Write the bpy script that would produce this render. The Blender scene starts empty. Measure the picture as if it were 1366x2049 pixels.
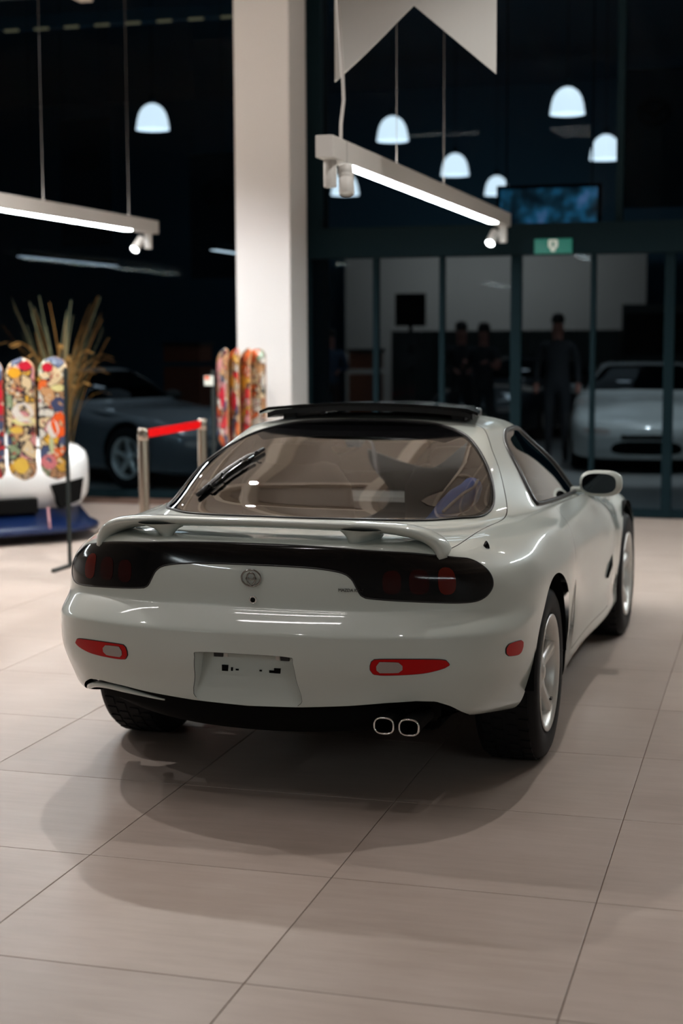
import bpy, bmesh, math, random
import numpy as np
from mathutils import Matrix, Vector
C = bpy.context.scene.collection
SC = bpy.context.scene
random.seed(7)
PI = math.pi

# ---------------- camera ----------------
cd = bpy.data.cameras.new('camera'); cam = bpy.data.objects.new('camera', cd); C.objects.link(cam); SC.camera = cam
RC = [[0.962086, -0.026839, 0.271424], [0.272713, 0.110556, -0.955722], [-0.004357, 0.993507, 0.113684]]
M = Matrix.Identity(4)
for i in range(3):
    for j in range(3): M[i][j] = RC[i][j]
M[0][3], M[1][3], M[2][3] = 1.62498, -5.59275, 1.54207
cam.matrix_world = M
cd.sensor_fit = 'VERTICAL'; cd.sensor_height = 36; cd.sensor_width = 24; cd.lens = 36*3083.96/2049
cd.clip_end = 200
cd.dof.use_dof = True; cd.dof.focus_distance = 4.95; cd.dof.aperture_fstop = 2.2
# ---------------- world, exposure, lamps off the frame ----------------
w = bpy.data.worlds.new('world'); SC.world = w; w.use_nodes = True
w.node_tree.nodes['Background'].inputs[0].default_value = (.55, .75, 1, 1); w.node_tree.nodes['Background'].inputs[1].default_value = .012
SC.view_settings.view_transform = 'Standard'; SC.view_settings.look = 'None'; SC.view_settings.gamma = 1
SC.view_settings.exposure = -0.2; SC.view_settings.use_curve_mapping = False
SC.cycles.use_denoising = True
SC.cycles.max_bounces = 10; SC.cycles.transparent_max_bounces = 16
def area(name, loc, rot, sx, sy, e, col=(1, .95, .9)):
    l = bpy.data.lights.new(name, 'AREA'); l.shape = 'RECTANGLE'; l.size = sx; l.size_y = sy; l.energy = e; l.color = col
    o = bpy.data.objects.new(name, l); o.location = loc; o.rotation_euler = rot; C.objects.link(o); return o
def down(loc, e, size=2.3, rad=.035, col=(1, .965, .925)):
    l = bpy.data.lights.new('ceiling_lamp', 'SPOT'); l.energy = e; l.spot_size = size; l.spot_blend = .5; l.shadow_soft_size = rad; l.color = col
    o = bpy.data.objects.new('ceiling_lamp', l); o.location = loc; C.objects.link(o); return o
down((-1.9, 2.7, 4.2), 360); down((1.0, .9, 4.2), 170); down((-3.3, 1.05, 4.2), 290); down((-3.0, -1.9, 4.2), 38); down((-5.9, 2.7, 4.2), 520, col=(1, .98, .97)); down((-4.6, 5.2, 4.2), 300, col=(1, .98, .97))
down((1.2, -2.4, 4.2), 32); down((-1.0, -3.4, 4.2), 22); down((3.6, 2.6, 4.2), 40); down((2.8, 5.2, 4.2), 110)
area('hall_fill', (-3.0, 15.0, 5.6), (0, 0, 0), 5, 6, 24, (.8, .92, 1))  # unseen fill added to lift the dark hall
area('hall_fill', (-3.6, 20.8, 3.2), (math.radians(62), 0, 0), 3.4, .3, 42, (1, .93, .88))  # unseen fill added to brighten the pale partition
for p_, q_, e_ in (((.5, 10.2, 4.6), (.0, 11.9, .5), 520), ((-3.9, 9.2, 4.2), (-4.6, 9.9, .8), 420)):  # unseen spots added to brighten the white and the grey hall car
  l = bpy.data.lights.new('hall_car_fill', 'SPOT'); l.energy = e_; l.spot_size = .9; l.spot_blend = .6; l.shadow_soft_size = .05
  o = bpy.data.objects.new('hall_car_fill', l); C.objects.link(o); o.location = p_; o.rotation_euler = (Vector(q_)-Vector(p_)).to_track_quat('-Z', 'Y').to_euler()
# ---------------- materials ----------------
def mat(name, col=(.5, .5, .5), rough=.5, metal=0, emit=None, estr=1, coat=0, spec=.5, trans=0, ior=1.45):
    m = bpy.data.materials.new(name); m.use_nodes = True
    b = m.node_tree.nodes['Principled BSDF']; I = b.inputs
    I['Base Color'].default_value = (*col, 1); I['Roughness'].default_value = rough; I['Metallic'].default_value = metal
    I['Coat Weight'].default_value = coat; I['Coat Roughness'].default_value = .04; I['Specular IOR Level'].default_value = spec
    I['Transmission Weight'].default_value = trans; I['IOR'].default_value = ior
    if emit: I['Emission Color'].default_value = (*emit, 1); I['Emission Strength'].default_value = estr
    return m
def nd(m, t, **kw):
    n = m.node_tree.nodes.new(t)
    for k, v in kw.items(): setattr(n, k, v)
    return n
def lk(m, a, b): m.node_tree.links.new(a, b)
def ramp(m, stops, interp='LINEAR'):
    r = nd(m, 'ShaderNodeValToRGB'); r.color_ramp.interpolation = interp; e = r.color_ramp.elements
    while len(e) > 1: e.remove(e[-1])
    e[0].position = stops[0][0]; e[0].color = (*stops[0][1], 1)
    for p, c in stops[1:]:
        x = e.new(p); x.color = (*c, 1)
    return r
def glass_mat(name, tint, ior, gain, rough=0.0):
    m = bpy.data.materials.new(name); m.use_nodes = True; nt = m.node_tree; nt.nodes.clear()
    o = nd(m, 'ShaderNodeOutputMaterial'); mx = nd(m, 'ShaderNodeMixShader'); t = nd(m, 'ShaderNodeBsdfTransparent'); g = nd(m, 'ShaderNodeBsdfGlossy')
    fr = nd(m, 'ShaderNodeFresnel'); fr.inputs[0].default_value = ior; mu = nd(m, 'ShaderNodeMath', operation='MULTIPLY'); mu.inputs[1].default_value = gain; mu.use_clamp = True
    t.inputs[0].default_value = (*tint, 1); g.inputs['Roughness'].default_value = rough
    lk(m, fr.outputs[0], mu.inputs[0]); lk(m, mu.outputs[0], mx.inputs[0]); lk(m, t.outputs[0], mx.inputs[1]); lk(m, g.outputs[0], mx.inputs[2]); lk(m, mx.outputs[0], o.inputs[0])
    return m
def two_sided(m, inner):
    nt = m.node_tree; out = [n for n in nt.nodes if n.type == 'OUTPUT_MATERIAL'][0]; src = out.inputs[0].links[0].from_socket
    g = nd(m, 'ShaderNodeNewGeometry'); mx = nd(m, 'ShaderNodeMixShader'); d = nd(m, 'ShaderNodeBsdfDiffuse'); d.inputs[0].default_value = (*inner, 1)
    lk(m, g.outputs['Backfacing'], mx.inputs[0]); lk(m, src, mx.inputs[1]); lk(m, d.outputs[0], mx.inputs[2]); lk(m, mx.outputs[0], out.inputs[0]); return m
def paint(name, col, coat=1.0, rough=.38):
    m = mat(name, col, rough, 0, coat=coat)                 # pearl base under clear coat, trim-coloured on the inside
    b = m.node_tree.nodes['Principled BSDF']; b.inputs['Sheen Weight'].default_value = 0
    return two_sided(m, (.02, .02, .02))
MT = dict(
 white=paint('pearl_white_paint', (.535, .58, .54)),
 hallwhite=paint('plain_white_paint', (.50, .52, .51)), showwhite=paint('bright_white_paint', (.74, .75, .75)), hallblack=paint('black_paint', (.012, .014, .018)), hallgrey=paint('grey_paint', (.09, .10, .11)),
 gloss_black=mat('gloss_black', (.003, .003, .0035), .10, 0, spec=.42), rubber=mat('rubber', (.009, .009, .010), .65, spec=.2), trim=mat('black_trim', (.01, .01, .011), .35),
 under=mat('underbody', (.004, .004, .004), .8, spec=.1), glass=glass_mat('car_glass', (.66, .66, .64), 1.52, 2.3), tint=glass_mat('dark_glass', (.05, .06, .07), 1.5, 1.2),
 pane=glass_mat('facade_glass', (.58, .65, .69), 1.12, 1.0), chrome=mat('chrome', (.8, .8, .8), .08, 1), darkchrome=mat('dark_chrome', (.30, .29, .28), .12, 1), steel=mat('brushed_steel', (.46, .40, .34), .16, 1),
 red=mat('red_lens', (.46, .001, .002), .3, 0, spec=.2), clear=mat('clear_lens', (.36, .31, .29), .2, 0, spec=.4), smoked=mat('smoked_red', (.022, .002, .002), .10, 0, spec=.42), smoked2=mat('smoked_amber', (.085, .006, .003), .10, 0, spec=.42),
 alloy=mat('silver_alloy', (.66, .65, .62), .36, .55), disc=mat('brake_disc', (.2, .2, .2), .4, .8), seat=mat('seat_cloth', (.15, .13, .115), .8), dash=mat('dash_plastic', (.06, .055, .05), .6),
 cabin=mat('cabin_trim', (.05, .045, .04), .8), bluecloth=mat('blue_cloth', (.02, .16, .70), .45), whiteink=mat('white_ink', (.6, .65, .7), .5),
 wall=mat('white_plaster', (.42, .40, .38), .7), column=mat('column_paint', (.70, .675, .655), .55), ceil=mat('ceiling_board', (.46, .40, .35), .8), rafter=mat('rafter', (.82, .72, .62), .7),
 grout=mat('grout', (.15, .085, .06), .8), frame=mat('dark_frame', (.005, .0145, .019), .65, spec=.08), hallfloor=mat('hall_floor', (.30, .30, .29), .35), navy=mat('navy_wall', (.03, .095, .15), .8), backwall=mat('grey_beige_wall', (.36, .34, .32), .8),
 lampwhite=mat('lamp_housing', (.62, .60, .57), .45), upstrip=mat('added_uplight', (1, 1, 1), .5, emit=(1, .93, .85), estr=34), strip=mat('light_strip', (1, 1, 1), .5, emit=(.86, .97, 1), estr=75), topstrip=mat('top_strip', (1, 1, 1), .5, emit=(1, .95, .95), estr=34), spotface=mat('spot_face', (1, 1, 1), .5, emit=(.85, .95, 1), estr=22), dimstrip=mat('dim_strip', (.5, .5, .5), .5, emit=(.8, .88, 1), estr=1.0),
 midstrip=mat('mid_strip', (.5, .5, .5), .5, emit=(.88, .95, 1), estr=2.2),
 shade=mat('lamp_shade', (.5, .55, .6), .4, emit=(.92, .96, 1), estr=2.4), shadein=mat('lamp_glow', (1, 1, 1), .5, emit=(.9, .97, 1), estr=1.6), cord=mat('white_cord', (.6, .58, .56), .6), wire=mat('steel_wire', (.12, .12, .12), .4, .5),
 banner=mat('banner_cloth', (.56, .56, .54), .8), belt=mat('red_belt', (.85, .002, .004), .6, spec=.1), standblack=mat('stand_black', (.008, .014, .014), .45), wood=mat('deck_maple', (.52, .26, .11), .5), desk=mat('red_brown_wood', (.20, .055, .025), .5),
 skin=mat('skin', (.30, .12, .09), .6), cloth_dark=mat('dark_clothes', (.01, .012, .016), .8), cloth_blue=mat('blue_clothes', (.03, .06, .11), .8), hair=mat('dark_hair', (.01, .008, .007), .7),
 green=mat('sign_green', (.0, .10, .07), .4, emit=(.0, .22, .15), estr=.32), signwhite=mat('sign_white', (.5, .5, .45), .5, emit=(.7, .8, .7), estr=.3), pot=mat('planter', (.02, .02, .02), .5), splitter=mat('blue_splitter', (.003, .011, .05), .3, spec=.4), warm=mat('warm_light', (.3, .25, .15), .5, emit=(1, .8, .45), estr=.2), pink=mat('pink_strut', (.5, .25, .27), .5))
# floor tile: brushed beige porcelain
def tile_mat():
    m = mat('beige_porcelain', (.4, .33, .28), .36); b = m.node_tree.nodes['Principled BSDF']
    tc = nd(m, 'ShaderNodeNewGeometry'); mp = nd(m, 'ShaderNodeMapping'); mp.inputs['Scale'].default_value = (2.2, 16, 1)
    n = nd(m, 'ShaderNodeTexNoise'); n.inputs['Scale'].default_value = 1.6; n.inputs['Detail'].default_value = 6; n.inputs['Roughness'].default_value = .62
    n2 = nd(m, 'ShaderNodeTexNoise'); n2.inputs['Scale'].default_value = 2.4; n2.inputs['Detail'].default_value = 5
    lk(m, tc.outputs['Position'], mp.inputs[0]); lk(m, mp.outputs[0], n.inputs['Vector']); lk(m, tc.outputs['Position'], n2.inputs['Vector'])
    ad = nd(m, 'ShaderNodeMath', operation='ADD'); lk(m, n.outputs[0], ad.inputs[0]); lk(m, n2.outputs[0], ad.inputs[1])
    hf = nd(m, 'ShaderNodeMath', operation='MULTIPLY'); hf.inputs[1].default_value = .5; lk(m, ad.outputs[0], hf.inputs[0])
    r = ramp(m, [(.30, (.345, .275, .232)), (.5, (.41, .335, .29)), (.72, (.475, .40, .355))]); lk(m, hf.outputs[0], r.inputs[0])
    oi = nd(m, 'ShaderNodeObjectInfo'); hs = nd(m, 'ShaderNodeHueSaturation'); mr = nd(m, 'ShaderNodeMapRange'); mr.inputs[3].default_value = .94; mr.inputs[4].default_value = 1.05
    lk(m, oi.outputs['Random'], mr.inputs[0]); lk(m, mr.outputs[0], hs.inputs['Value']); lk(m, r.outputs[0], hs.inputs['Color']); lk(m, hs.outputs[0], b.inputs['Base Color'])
    rr = nd(m, 'ShaderNodeMapRange'); rr.inputs[3].default_value = .30; rr.inputs[4].default_value = .48; lk(m, n.outputs[0], rr.inputs[0]); lk(m, rr.outputs[0], b.inputs['Roughness'])
    return m
MT['tile'] = tile_mat()
def deck_mat(name, seed, base, cols):
    # printed sticker-bomb art: patches of flat colour with dark outlines
    m = mat(name, base, .35, coat=.4); b = m.node_tree.nodes['Principled BSDF']; tc = nd(m, 'ShaderNodeTexCoord'); mp = nd(m, 'ShaderNodeMapping')
    mp.inputs['Location'].default_value = (seed*3.1, seed*1.7, seed); lk(m, tc.outputs['Object'], mp.inputs[0])
    wn = nd(m, 'ShaderNodeTexNoise'); wn.inputs['Scale'].default_value = 9; lk(m, mp.outputs[0], wn.inputs['Vector'])
    mxv = nd(m, 'ShaderNodeMix', data_type='VECTOR'); mxv.inputs[0].default_value = .12; lk(m, mp.outputs[0], mxv.inputs[4]); lk(m, wn.outputs['Color'], mxv.inputs[5])
    vo = nd(m, 'ShaderNodeTexVoronoi'); vo.inputs['Scale'].default_value = 12; lk(m, mxv.outputs[1], vo.inputs['Vector'])
    ve = nd(m, 'ShaderNodeTexVoronoi', feature='DISTANCE_TO_EDGE'); ve.inputs['Scale'].default_value = 12; lk(m, mxv.outputs[1], ve.inputs['Vector'])
    sp = nd(m, 'ShaderNodeSeparateColor'); lk(m, vo.outputs['Color'], sp.inputs[0])
    k = len(cols); r = ramp(m, [(i/k, c) for i, c in enumerate(cols)], 'CONSTANT'); lk(m, sp.outputs[0], r.inputs[0])
    e = nd(m, 'ShaderNodeMath', operation='LESS_THAN'); e.inputs[1].default_value = .045; lk(m, ve.outputs[0], e.inputs[0])
    mx = nd(m, 'ShaderNodeMix', data_type='RGBA'); mx.inputs[7].default_value = (.03, .02, .02, 1); lk(m, e.outputs[0], mx.inputs[0]); lk(m, r.outputs[0], mx.inputs[6])
    v2 = nd(m, 'ShaderNodeTexVoronoi'); v2.inputs['Scale'].default_value = 52; lk(m, mp.outputs[0], v2.inputs['Vector']); s2 = nd(m, 'ShaderNodeSeparateColor'); lk(m, v2.outputs['Color'], s2.inputs[0])
    g2 = nd(m, 'ShaderNodeMath', operation='GREATER_THAN'); g2.inputs[1].default_value = .84; lk(m, s2.outputs[1], g2.inputs[0]); r2 = ramp(m, [(0, (.02, .02, .03)), (.4, (.55, .5, .4)), (.7, (.3, .05, .04))], 'CONSTANT'); lk(m, s2.outputs[0], r2.inputs[0])
    m2 = nd(m, 'ShaderNodeMix', data_type='RGBA'); lk(m, g2.outputs[0], m2.inputs[0]); lk(m, mx.outputs[2], m2.inputs[6]); lk(m, r2.outputs[0], m2.inputs[7])
    lk(m, m2.outputs[2], b.inputs['Base Color']); return m
# ---------------- mesh helpers ----------------
def link(o, parent=None, kind=None):
    C.objects.link(o)
    if parent is not None: o.parent = parent
    if kind: o['kind'] = kind
    return o
def mk(name, V, F, m, parent=None, smooth=True, N=None, kind=None, mats=None):
    me = bpy.data.meshes.new(name); me.from_pydata([tuple(map(float, v)) for v in V], [], [tuple(map(int, f)) for f in F])
    if smooth: me.polygons.foreach_set('use_smooth', [True]*len(me.polygons))
    if N is not None: me.normals_split_custom_set_from_vertices([tuple(map(float, n)) for n in N])
    me.materials.append(m if not isinstance(m, str) else MT[m]); me.update()
    return link(bpy.data.objects.new(name, me), parent, kind)
def tag(o, label, cat, group=None, kind=None):
    o['label'] = label
    if cat: o['category'] = cat
    if group: o['group'] = group
    if kind: o['kind'] = kind
    return o
def thing(name, label, cat, loc=(0, 0, 0), rz=0, group=None):
    o = bpy.data.objects.new(name, None); C.objects.link(o); o.location = loc; o.rotation_euler = (0, 0, rz); o.empty_display_size = .1
    return tag(o, label, cat, group)
class MB:
    def __init__(s): s.V = []; s.F = []
    def add(s, V, F):
        k = len(s.V); s.V += [tuple(map(float, v)) for v in V]; s.F += [tuple(i+k for i in f) for f in F]; return s
    def box(s, x0, x1, y0, y1, z0, z1, bev=0.0, rot=None, at=None):
        if bev > 0:
            b = bmesh.new(); bmesh.ops.create_cube(b, size=1)
            for v in b.verts: v.co = Vector(((x0+x1)/2+v.co.x*(x1-x0), (y0+y1)/2+v.co.y*(y1-y0), (z0+z1)/2+v.co.z*(z1-z0)))
            bmesh.ops.bevel(b, geom=list(b.edges), offset=bev, segments=2, profile=.5, affect='EDGES')
            b.verts.ensure_lookup_table(); V = [tuple(v.co) for v in b.verts]; F = [tuple(v.index for v in f.verts) for f in b.faces]; b.free()
        else:
            V = [(x, y, z) for z in (z0, z1) for y in (y0, y1) for x in (x0, x1)]
            F = [(0, 2, 3, 1), (4, 5, 7, 6), (0, 1, 5, 4), (2, 6, 7, 3), (0, 4, 6, 2), (1, 3, 7, 5)]
        if rot is not None:
            V = [tuple(rot @ Vector(v) + Vector(at or (0, 0, 0))) for v in V]
        return s.add(V, F)
    def tube(s, P, r, n=8, closed=False, caps=True):
        P = [Vector(p) for p in P]; m = len(P); V = []; F = []; up = None
        for i in range(m):
            a = P[(i-1) % m] if closed or i > 0 else P[i]; b = P[(i+1) % m] if closed or i < m-1 else P[i]
            t = (b-a); t = t.normalized() if t.length > 1e-9 else Vector((0, 0, 1))
            if up is None: up = Vector((0, 0, 1)) if abs(t.z) < .9 else Vector((1, 0, 0))
            x = t.cross(up)
            x = x.normalized() if x.length > 1e-6 else t.orthogonal().normalized()
            up = x.cross(t).normalized(); rr = r[i] if isinstance(r, (list, tuple)) else r
            V += [P[i]+(x*math.cos(2*PI*k/n)+up*math.sin(2*PI*k/n))*rr for k in range(n)]
        for i in range(m if closed else m-1):
            j = (i+1) % m
            F += [(i*n+k, j*n+k, j*n+(k+1) % n, i*n+(k+1) % n) for k in range(n)]
        if caps and not closed: F += [tuple(range(n)), tuple(reversed(range((m-1)*n, m*n)))]
        return s.add(V, F)
    def lathe(s, prof, n=24, axis='z', at=(0, 0, 0), cap=False):
        V = []; F = []; m = len(prof)
        for k in range(n):
            a = 2*PI*k/n
            for r, h in prof:
                p = (r*math.cos(a), r*math.sin(a), h) if axis == 'z' else ((h, r*math.cos(a), r*math.sin(a)) if axis == 'x' else (r*math.sin(a), h, r*math.cos(a)))
                V.append((p[0]+at[0], p[1]+at[1], p[2]+at[2]))
        for k in range(n):
            for i in range(m-1):
                F.append((k*m+i, ((k+1) % n)*m+i, ((k+1) % n)*m+i+1, k*m+i+1))
        if cap: F += [tuple(k*m for k in reversed(range(n))), tuple(k*m+m-1 for k in range(n))]
        return s.add(V, F)
    def prism(s, pts, y0, y1):
        # outline in (x, z) extruded along y
        n = len(pts); V = [(p[0], y0, p[1]) for p in pts]+[(p[0], y1, p[1]) for p in pts]
        F = [tuple(range(n)), tuple(reversed(range(n, 2*n)))]+[(i, i+n, (i+1) % n+n, (i+1) % n) for i in range(n)]
        return s.add(V, F)
    def out(s, name, m, parent=None, smooth=False, kind=None): return mk(name, s.V, s.F, m, parent, smooth, None, kind)
def copy_tree(o, parent=None, skip=()):
    c = o.copy(); C.objects.link(c)
    if parent is not None: c.parent = parent; c.matrix_parent_inverse = o.matrix_parent_inverse
    for ch in list(o.children):
        if ch.name.split('.')[0] not in skip: copy_tree(ch, c, skip)
    return c
# ---------------- clipping a smooth shell along outlines ----------------
class Sh:
    def __init__(s, V, N, A, F): s.V = V; s.N = N; s.A = A; s.F = F
def clip(S, phi):
    """split a shell at phi = 0 -> (inside phi<0, outside)"""
    if not S.F: return S, S
    V, N, A = list(S.V), list(S.N), list(S.A); nv = len(V); cache = {}; a = []; b = []
    ph = phi.tolist()
    def mid(i, j):
        k = (i, j) if i < j else (j, i)
        if k not in cache:
            i, j = k; t = ph[i]/(ph[i]-ph[j]); V.append(V[i]*(1-t)+V[j]*t); n = N[i]*(1-t)+N[j]*t; N.append(n/np.linalg.norm(n)); A.append(A[i]*(1-t)+A[j]*t); cache[k] = len(V)-1
        return cache[k]
    for f in S.F:
        sg = [ph[i] < 0 for i in f]
        if all(sg): a.append(f)
        elif not any(sg): b.append(f)
        else:
            fa = []; fb = []; n = len(f)
            for q in range(n):
                i, j = f[q], f[(q+1) % n]; (fa if ph[i] < 0 else fb).append(i)
                if (ph[i] < 0) != (ph[j] < 0):
                    m = mid(i, j); fa.append(m); fb.append(m)
            if len(fa) > 2: a.append(fa)
            if len(fb) > 2: b.append(fb)
    def comp(F):
        ids = sorted({i for f in F for i in f}); mp = {i: k for k, i in enumerate(ids)}
        return Sh([V[i] for i in ids], [N[i] for i in ids], [A[i] for i in ids], [[mp[i] for i in f] for f in F])
    return comp(a), comp(b)
def sdf(P, poly):
    """signed distance of points (n,2) to a closed polygon, negative inside"""
    P = np.asarray(P); Q = np.asarray(poly); d = np.full(len(P), 1e9); ins = np.zeros(len(P), bool)
    for i in range(len(Q)):
        a = Q[i]; b = Q[(i+1) % len(Q)]; e = b-a; w = P-a; t = np.clip((w@e)/max(e@e, 1e-12), 0, 1); d = np.minimum(d, np.linalg.norm(w-t[:, None]*e, axis=1))
        c = (a[1] > P[:, 1]) != (b[1] > P[:, 1]); x = np.where(c, (b[0]-a[0])*(P[:, 1]-a[1])/np.where(b[1] == a[1], 1e-12, b[1]-a[1])+a[0], 0); ins ^= c & (P[:, 0] < x)
    return np.where(ins, -d, d)
def smooth_poly(pts, k=6):
    p = np.asarray(pts, float); n = len(p); out = []
    for i in range(n):
        a, b, c, d = p[(i-1) % n], p[i], p[(i+1) % n], p[(i+2) % n]
        for t in np.arange(k)/k: out.append(.5*((2*b)+(c-a)*t+(2*a-5*b+4*c-d)*t*t+(3*b-a-3*c+d)*t**3))
    return np.array(out)
def mirror_poly(right):
    r = list(right); return r+[(-x, y) for x, y in reversed(r) if abs(x) > 1e-6]
def loops(S):
    cnt = {}
    for f in S.F:
        for q in range(len(f)):
            i, j = f[q], f[(q+1) % len(f)]; k = (min(i, j), max(i, j)); cnt[k] = cnt.get(k, 0)+1
    nb = {}
    for (i, j), c in cnt.items():
        if c == 1: nb.setdefault(i, []).append(j); nb.setdefault(j, []).append(i)
    res = []; seen = set()
    for s0 in nb:
        if s0 in seen: continue
        L = [s0]; seen.add(s0); cur = s0
        while True:
            nx = [k for k in nb[cur] if k not in seen]
            if not nx: break
            cur = nx[0]; seen.add(cur); L.append(cur)
        if len(L) > 8: res.append(L)
    return res
def shell(name, S, m, parent, off=0.0, kind=None):
    V = [v+n*off for v, n in zip(S.V, S.N)]
    return mk(name, V, S.F, m, parent, True, S.N, kind)
def arr(S): return np.array(S.V).reshape(-1, 3), np.array(S.A).reshape(-1, 3)
def dense(L, tol=.004):
    P = [L[0]]
    for p in L[1:]:
        if np.linalg.norm(p-P[-1]) > tol: P.append(p)
    return P
def seal(name, S, r, m, parent, pick=None, off=0.0):
    mb = MB()
    for L in loops(S):
        P = [S.V[i]+S.N[i]*off for i in L]
        if pick and not pick(np.array(P)): continue
        P = dense(P, r*.9)
        if len(P) > 6: mb.tube(P, r, 6, closed=True)
    return mb.out(name, m, parent, True)
# ---------- car body surface: control net (rows = rings from sill to roof, stations = around the plan) ----------
R4=np.array([(0,-.98,.57),(.25,-.974,.57),(.45,-.945,.57),(.62,-.88,.57),(.745,-.775,.568),(.815,-.63,.56),(.853,-.45,.548),(.868,-.22,.54),
 (.875,0,.535),(.872,.25,.525),(.855,.5,.51),(.842,.9,.50),(.845,1.3,.50),(.855,1.7,.50),(.844,2.1,.51),(.845,2.425,.515),(.838,2.75,.50),
 (.76,3.05,.48),(.45,3.27,.46),(0,3.34,.45)],float)
PROF=dict(
 rear=[(.10,.325),(.05,.333),(.028,.40),(.005,.49),(0,.583),(.009,.603),(.062,.655),(.0745,.670),(.079,.745),(.087,.80),(.102,.85),(.130,.874)],
 hip=[(.06,.24),(.02,.26),(.012,.34),(.005,.44),(0,.54),(-.002,.58),(-.003,.62),(0,.66),(.006,.71),(.02,.765),(.045,.815),(.08,.855)],
 door=[(.12,.17),(.055,.185),(.028,.26),(.012,.37),(0,.50),(-.004,.55),(-.006,.60),(-.006,.65),(-.002,.70),(.008,.748),(.025,.79),(.05,.825)],
 fend=[(.10,.18),(.03,.20),(.015,.28),(.005,.39),(0,.51),(-.001,.55),(0,.59),(.004,.62),(.015,.655),(.03,.69),(.06,.722),(.1,.75)],
 nose=[(.12,.16),(.06,.18),(.02,.26),(.003,.36),(0,.45),(.01,.49),(.025,.52),(.05,.55),(.09,.58),(.15,.605),(.25,.635),(.4,.7)])
WT={0:dict(rear=1),1:dict(rear=1),2:dict(rear=1),3:dict(rear=1),4:dict(rear=.72,hip=.28),5:dict(rear=.35,hip=.65),6:dict(rear=.1,hip=.9),7:dict(hip=1),8:dict(hip=1),
 9:dict(hip=.6,door=.4),10:dict(hip=.12,door=.88),11:dict(door=1),12:dict(door=1),13:dict(door=.5,fend=.5),14:dict(fend=1),15:dict(fend=1),16:dict(fend=.75,nose=.25),17:dict(fend=.3,nose=.7),18:dict(nose=1),19:dict(nose=1)}
R11F={14:(.785,2.05,.755),15:(.74,2.35,.75),16:(.62,2.6,.735),17:(.44,2.75,.725),18:(.22,2.82,.72),19:(0,2.84,.72)}
R12=[(0,-.62,.885),(.22,-.615,.885),(.42,-.58,.884),(.55,-.50,.879),(.615,-.41,.876),(.66,-.31,.878),(.695,-.2,.876),(.716,-.06,.874),(.738,.08,.875),(.752,.27,.873),(.765,.5,.868),(.768,.9,.852),(.766,1.2,.838),(.755,1.5,.815),(.70,1.85,.79),(.60,2.05,.79),(.45,2.15,.80),(.3,2.2,.805),(.15,2.23,.808),(0,2.24,.81)]
R13=[(0,-.37,.897),(.22,-.365,.897),(.42,-.335,.896),(.54,-.26,.896),(.60,-.17,.897),(.635,-.08,.898),(.66,.0,.90),(.685,.08,.90),(.71,.18,.90),(.727,.3,.897),(.738,.52,.888),(.740,.85,.873),(.732,1.15,.858),(.71,1.42,.84),(.66,1.57,.835),(.56,1.66,.84),(.42,1.72,.845),(.28,1.75,.848),(.14,1.77,.85),(0,1.775,.85)]
R17=[(0,.47,1.19),(.17,.465,1.187),(.32,.45,1.182),(.41,.44,1.177),(.455,.46,1.176),(.48,.50,1.178),(.49,.56,1.18),(.495,.63,1.182),(.50,.69,1.183),(.50,.75,1.183),(.50,.81,1.182),(.50,.87,1.18),(.495,.93,1.176),(.48,.99,1.17),(.45,1.03,1.168),(.40,1.06,1.168),(.32,1.08,1.17),(.22,1.09,1.172),(.11,1.095,1.173),(0,1.10,1.174)]
R18=[(0,.52,1.205),(.08,.52,1.205),(.15,.525,1.206),(.19,.535,1.206),(.215,.55,1.207),(.23,.58,1.209),(.235,.62,1.211),(.24,.66,1.213),(.24,.70,1.215),(.24,.745,1.216),(.24,.79,1.216),(.24,.83,1.215),(.235,.87,1.213),(.23,.91,1.211),(.215,.94,1.208),(.19,.965,1.205),(.15,.98,1.203),(.10,.99,1.201),(.05,.995,1.2),(0,1.0,1.2)]
BULGE=[(.0,.012)]*2+[(.0,.014),(.012,.018),(.012,.022),(.01,.026)]+[(.008,.024),(.008,.02),(.01,.015),(.012,.012)]+[(.014,.01)]*3+[(.016,.012),(.014,.014)]+[(.008,.02)]*5
def control():
    N=20; G=np.zeros((20,N,3))
    full=np.vstack([R4,R4[-2:0:-1]*[-1,1,1]]); tan=np.roll(full,-1,0)-np.roll(full,1,0)
    nrm=np.stack([tan[:,1],-tan[:,0]],1); nrm/=np.linalg.norm(nrm,axis=1)[:,None]; nrm=nrm[:N]
    for j in range(N):
        pr=sum(w*np.array(PROF[k]) for k,w in WT[j].items())
        for r in range(12):
            d,z=pr[r]; G[r,j,:2]=R4[j,:2]-nrm[j]*d; G[r,j,2]=z
    for r,j,dd,dz in ((0,4,.05,0),(1,4,.035,0),(2,4,.012,0),(0,5,.06,.01),(1,5,.05,.01),(2,5,.02,0),(0,6,.05,.01),(1,6,.04,.01),(2,6,.014,0),(0,3,.02,0),(1,3,.015,0),
        (9,3,.004,-.003),(10,3,.012,-.008),(11,3,.02,-.006),(9,4,.006,-.006),(10,4,.02,-.016),(11,4,.035,-.018),(9,5,.006,-.006),(10,5,.02,-.016),(11,5,.03,-.018),(10,6,.012,-.01),(11,6,.02,-.012),(10,7,.006,-.005),(11,7,.014,-.014),(11,6,.004,-.006),(11,8,.008,-.008),(11,9,.004,-.004)):
        G[r,j,:2]-=nrm[j]*dd; G[r,j,2]+=dz
    for j,p in R11F.items(): G[11,j]=p
    G[12]=R12;G[13]=R13;G[17]=R17;G[18]=R18
    for r,g in ((14,.28),(15,.56),(16,.82)):
        for j in range(N):
            b=4*g*(1-g); o=np.array([np.sign(nrm[j,0])*abs(nrm[j,0]) if j else 0, 0,0])
            P=G[13,j]*(1-g)+G[17,j]*g
            br,bz=BULGE[j]; P=P+[br*b*(1 if G[13,j,0]>.01 else 0),0,bz*b]; G[r,j]=P
    t=np.arange(N)/19; G[19]=np.stack([0*t,.57+.38*t,1.212+.012*np.sin(np.pi*t)],1)
    return G
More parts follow.
